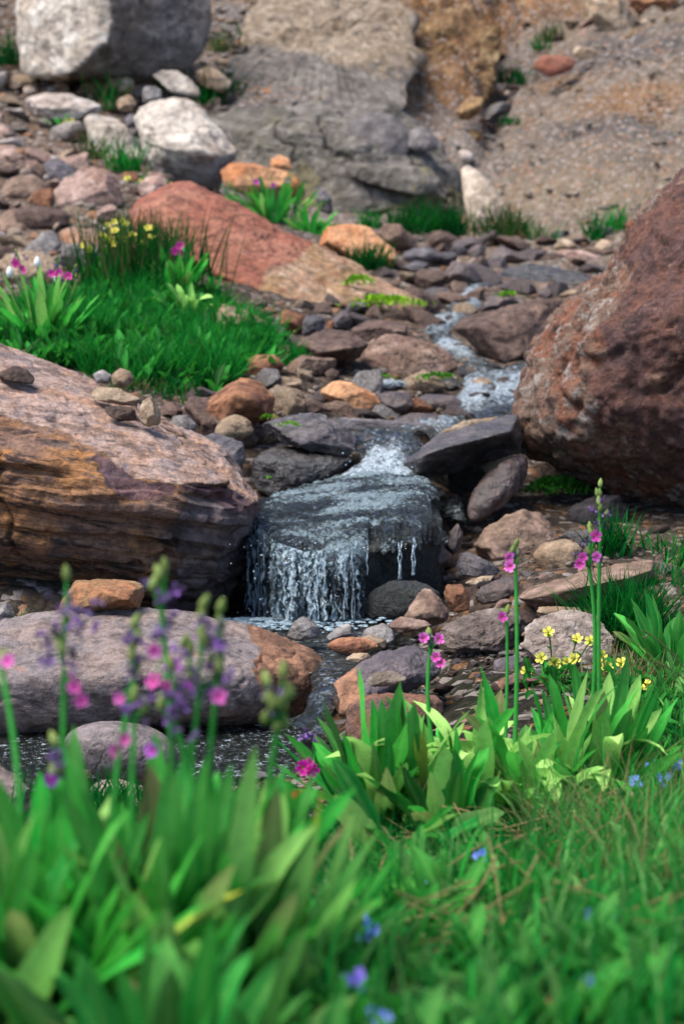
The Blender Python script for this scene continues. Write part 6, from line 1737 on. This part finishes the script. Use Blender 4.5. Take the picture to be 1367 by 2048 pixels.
# --- blue flowers in the turf
BL = np.array([.22, .30, .85])
for k, (px, py, lab, n_, cb) in enumerate([
    (1350, 1528, 'blue forget-me-not at the frame edge above the mossy turf', 9, BL), (1310, 1534, 'pale blue forget-me-not left of the one at the edge', 6, BL * 1.2),
    (1329, 1558, 'deep blue forget-me-not under the one at the edge', 6, BL * .7), (1278, 1566, 'blue forget-me-not beside the flat tan stone', 6, BL),
    (958, 1712, 'single pale blue bloom below the pale primroses', 4, BL * 1.3), (1202, 1838, 'blue forget-me-not left of a close pair', 7, BL * 1.2), (1226, 1845, 'blue forget-me-not right of a close pair', 7, BL * 1.1),
    (733, 1862, 'pale blue bloom at the edge of the front primroses', 7, BL * 1.3), (697, 1964, 'large violet blue bloom near the bottom of the turf', 9, np.array([.28, .18, .85])),
    (1216, 1970, 'pale blue bloom low in the turf at the right', 8, BL * 1.2), (752, 2030, 'faint blue bloom at the bottom edge of the turf', 6, BL * 1.1), (845, 1752, 'tiny pale blue bloom under the small leafy plant', 3, BL * 1.3)]):
    d_ = float(hit(px, py + 80)[0]); b0 = at(px, py + 80, d_)
    e = empty('forget_me_not', b0, lab, 'flower', 'blue flowers in the turf'); r_ = np.random.default_rng(500 + k)
    tp = at(px, py, d_ - .01) - b0
    a = Acc(); tube(a, bez(np.zeros(3), tp, r_.normal(size=3) * .004), .0009, G2, 5)
    for q in range(4): leaf(a, tp * r_.uniform(.1, .8), r_.uniform(0, 6.28), .02, .006, .7, .3, G2 * r_.uniform(.8, 1.3), n=5)
    sk = a.obj('stem', M['leaf'], e)
    for q in range(n_):
        fa = Acc(); corolla(fa, tp + r_.normal(size=3) * np.array([.0045, .003, .0035]), np.array([r_.normal() * .5, -1, r_.uniform(0, 1)]), .0036, cb * r_.uniform(.8, 1.3), cb * .9, np.array([.7, .6, .1]), rot=r_.uniform(0, 1), notch=.03)
        fa.obj('flower', M['petal'], sk)
# --- red orange buds by the front primroses
for k, (px, py) in enumerate([(598, 1607), (545, 1592)]):
    b0 = at(px, py + 130, 1.45); b0[2] = hz(b0[0], b0[1])[0]; tp = at(px, py, 1.45) - b0
    e = empty('paintbrush_flower', b0, ['red orange bud glowing between the front leaves and the dark primrose', 'smaller orange bud behind the front leaves'][k], 'flower')
    a = Acc(); tube(a, bez(np.zeros(3), tp, np.array([.004, 0, 0])), .0014, G2)
    for q in range(10): leaf(a, tp * rs.uniform(.2, .9), rs.uniform(0, 6.28), .035, .01, .6, .4, G3 * rs.uniform(.7, 1.2), n=6)
    a.obj('stem', M['leaf'], e)
    a = Acc()
    for q in range(9): leaf(a, tp, rs.uniform(0, 6.28), .011 - .004 * k, .004, rs.uniform(.1, .9), .2, np.array([.6, .10, .02]) * rs.uniform(.7, 1.2), n=5)
    a.obj('bloom', M['petal'], e)
# --- thin sedge stems leaning at the right
for k, (a0, a1) in enumerate([((1180, 1380), (1232, 1272)), ((1150, 1395), (1110, 1330)), ((1420, 1400), (1288, 1262)), ((1420, 1380), (1300, 1322))]):
    d_ = 2.55; b0 = at(a0[0], a0[1], d_); b0[2] = min(b0[2], hz(b0[0], b0[1])[0]); tp = at(a1[0], a1[1], d_) - b0
    e = empty('sedge_stem', b0, ['thin sedge stem with a drooping grey head beside the grass tuft', 'short brown sedge stem among the yellow flowers', 'long dark sedge stem leaning in from the edge', 'lower dark sedge stem leaning in from the edge'][k], 'grass')
    a = Acc(); tube(a, bez(np.zeros(3), tp, np.array([.01, 0, .02]), 12), .0009, np.array([.12, .10, .05]), 5); a.obj('stem', M['leaf'], e)
    a = Acc()
    for q in range(8): leaf(a, tp + np.array([rs.normal() * .002, 0, -q * .0016]), rs.uniform(0, 6.28), .007, .002, rs.uniform(.3, 1.2), .4, np.array([.14, .10, .08]) * rs.uniform(.6, 1.3), n=4)
    a.obj('seed_head', M['leaf'], e)
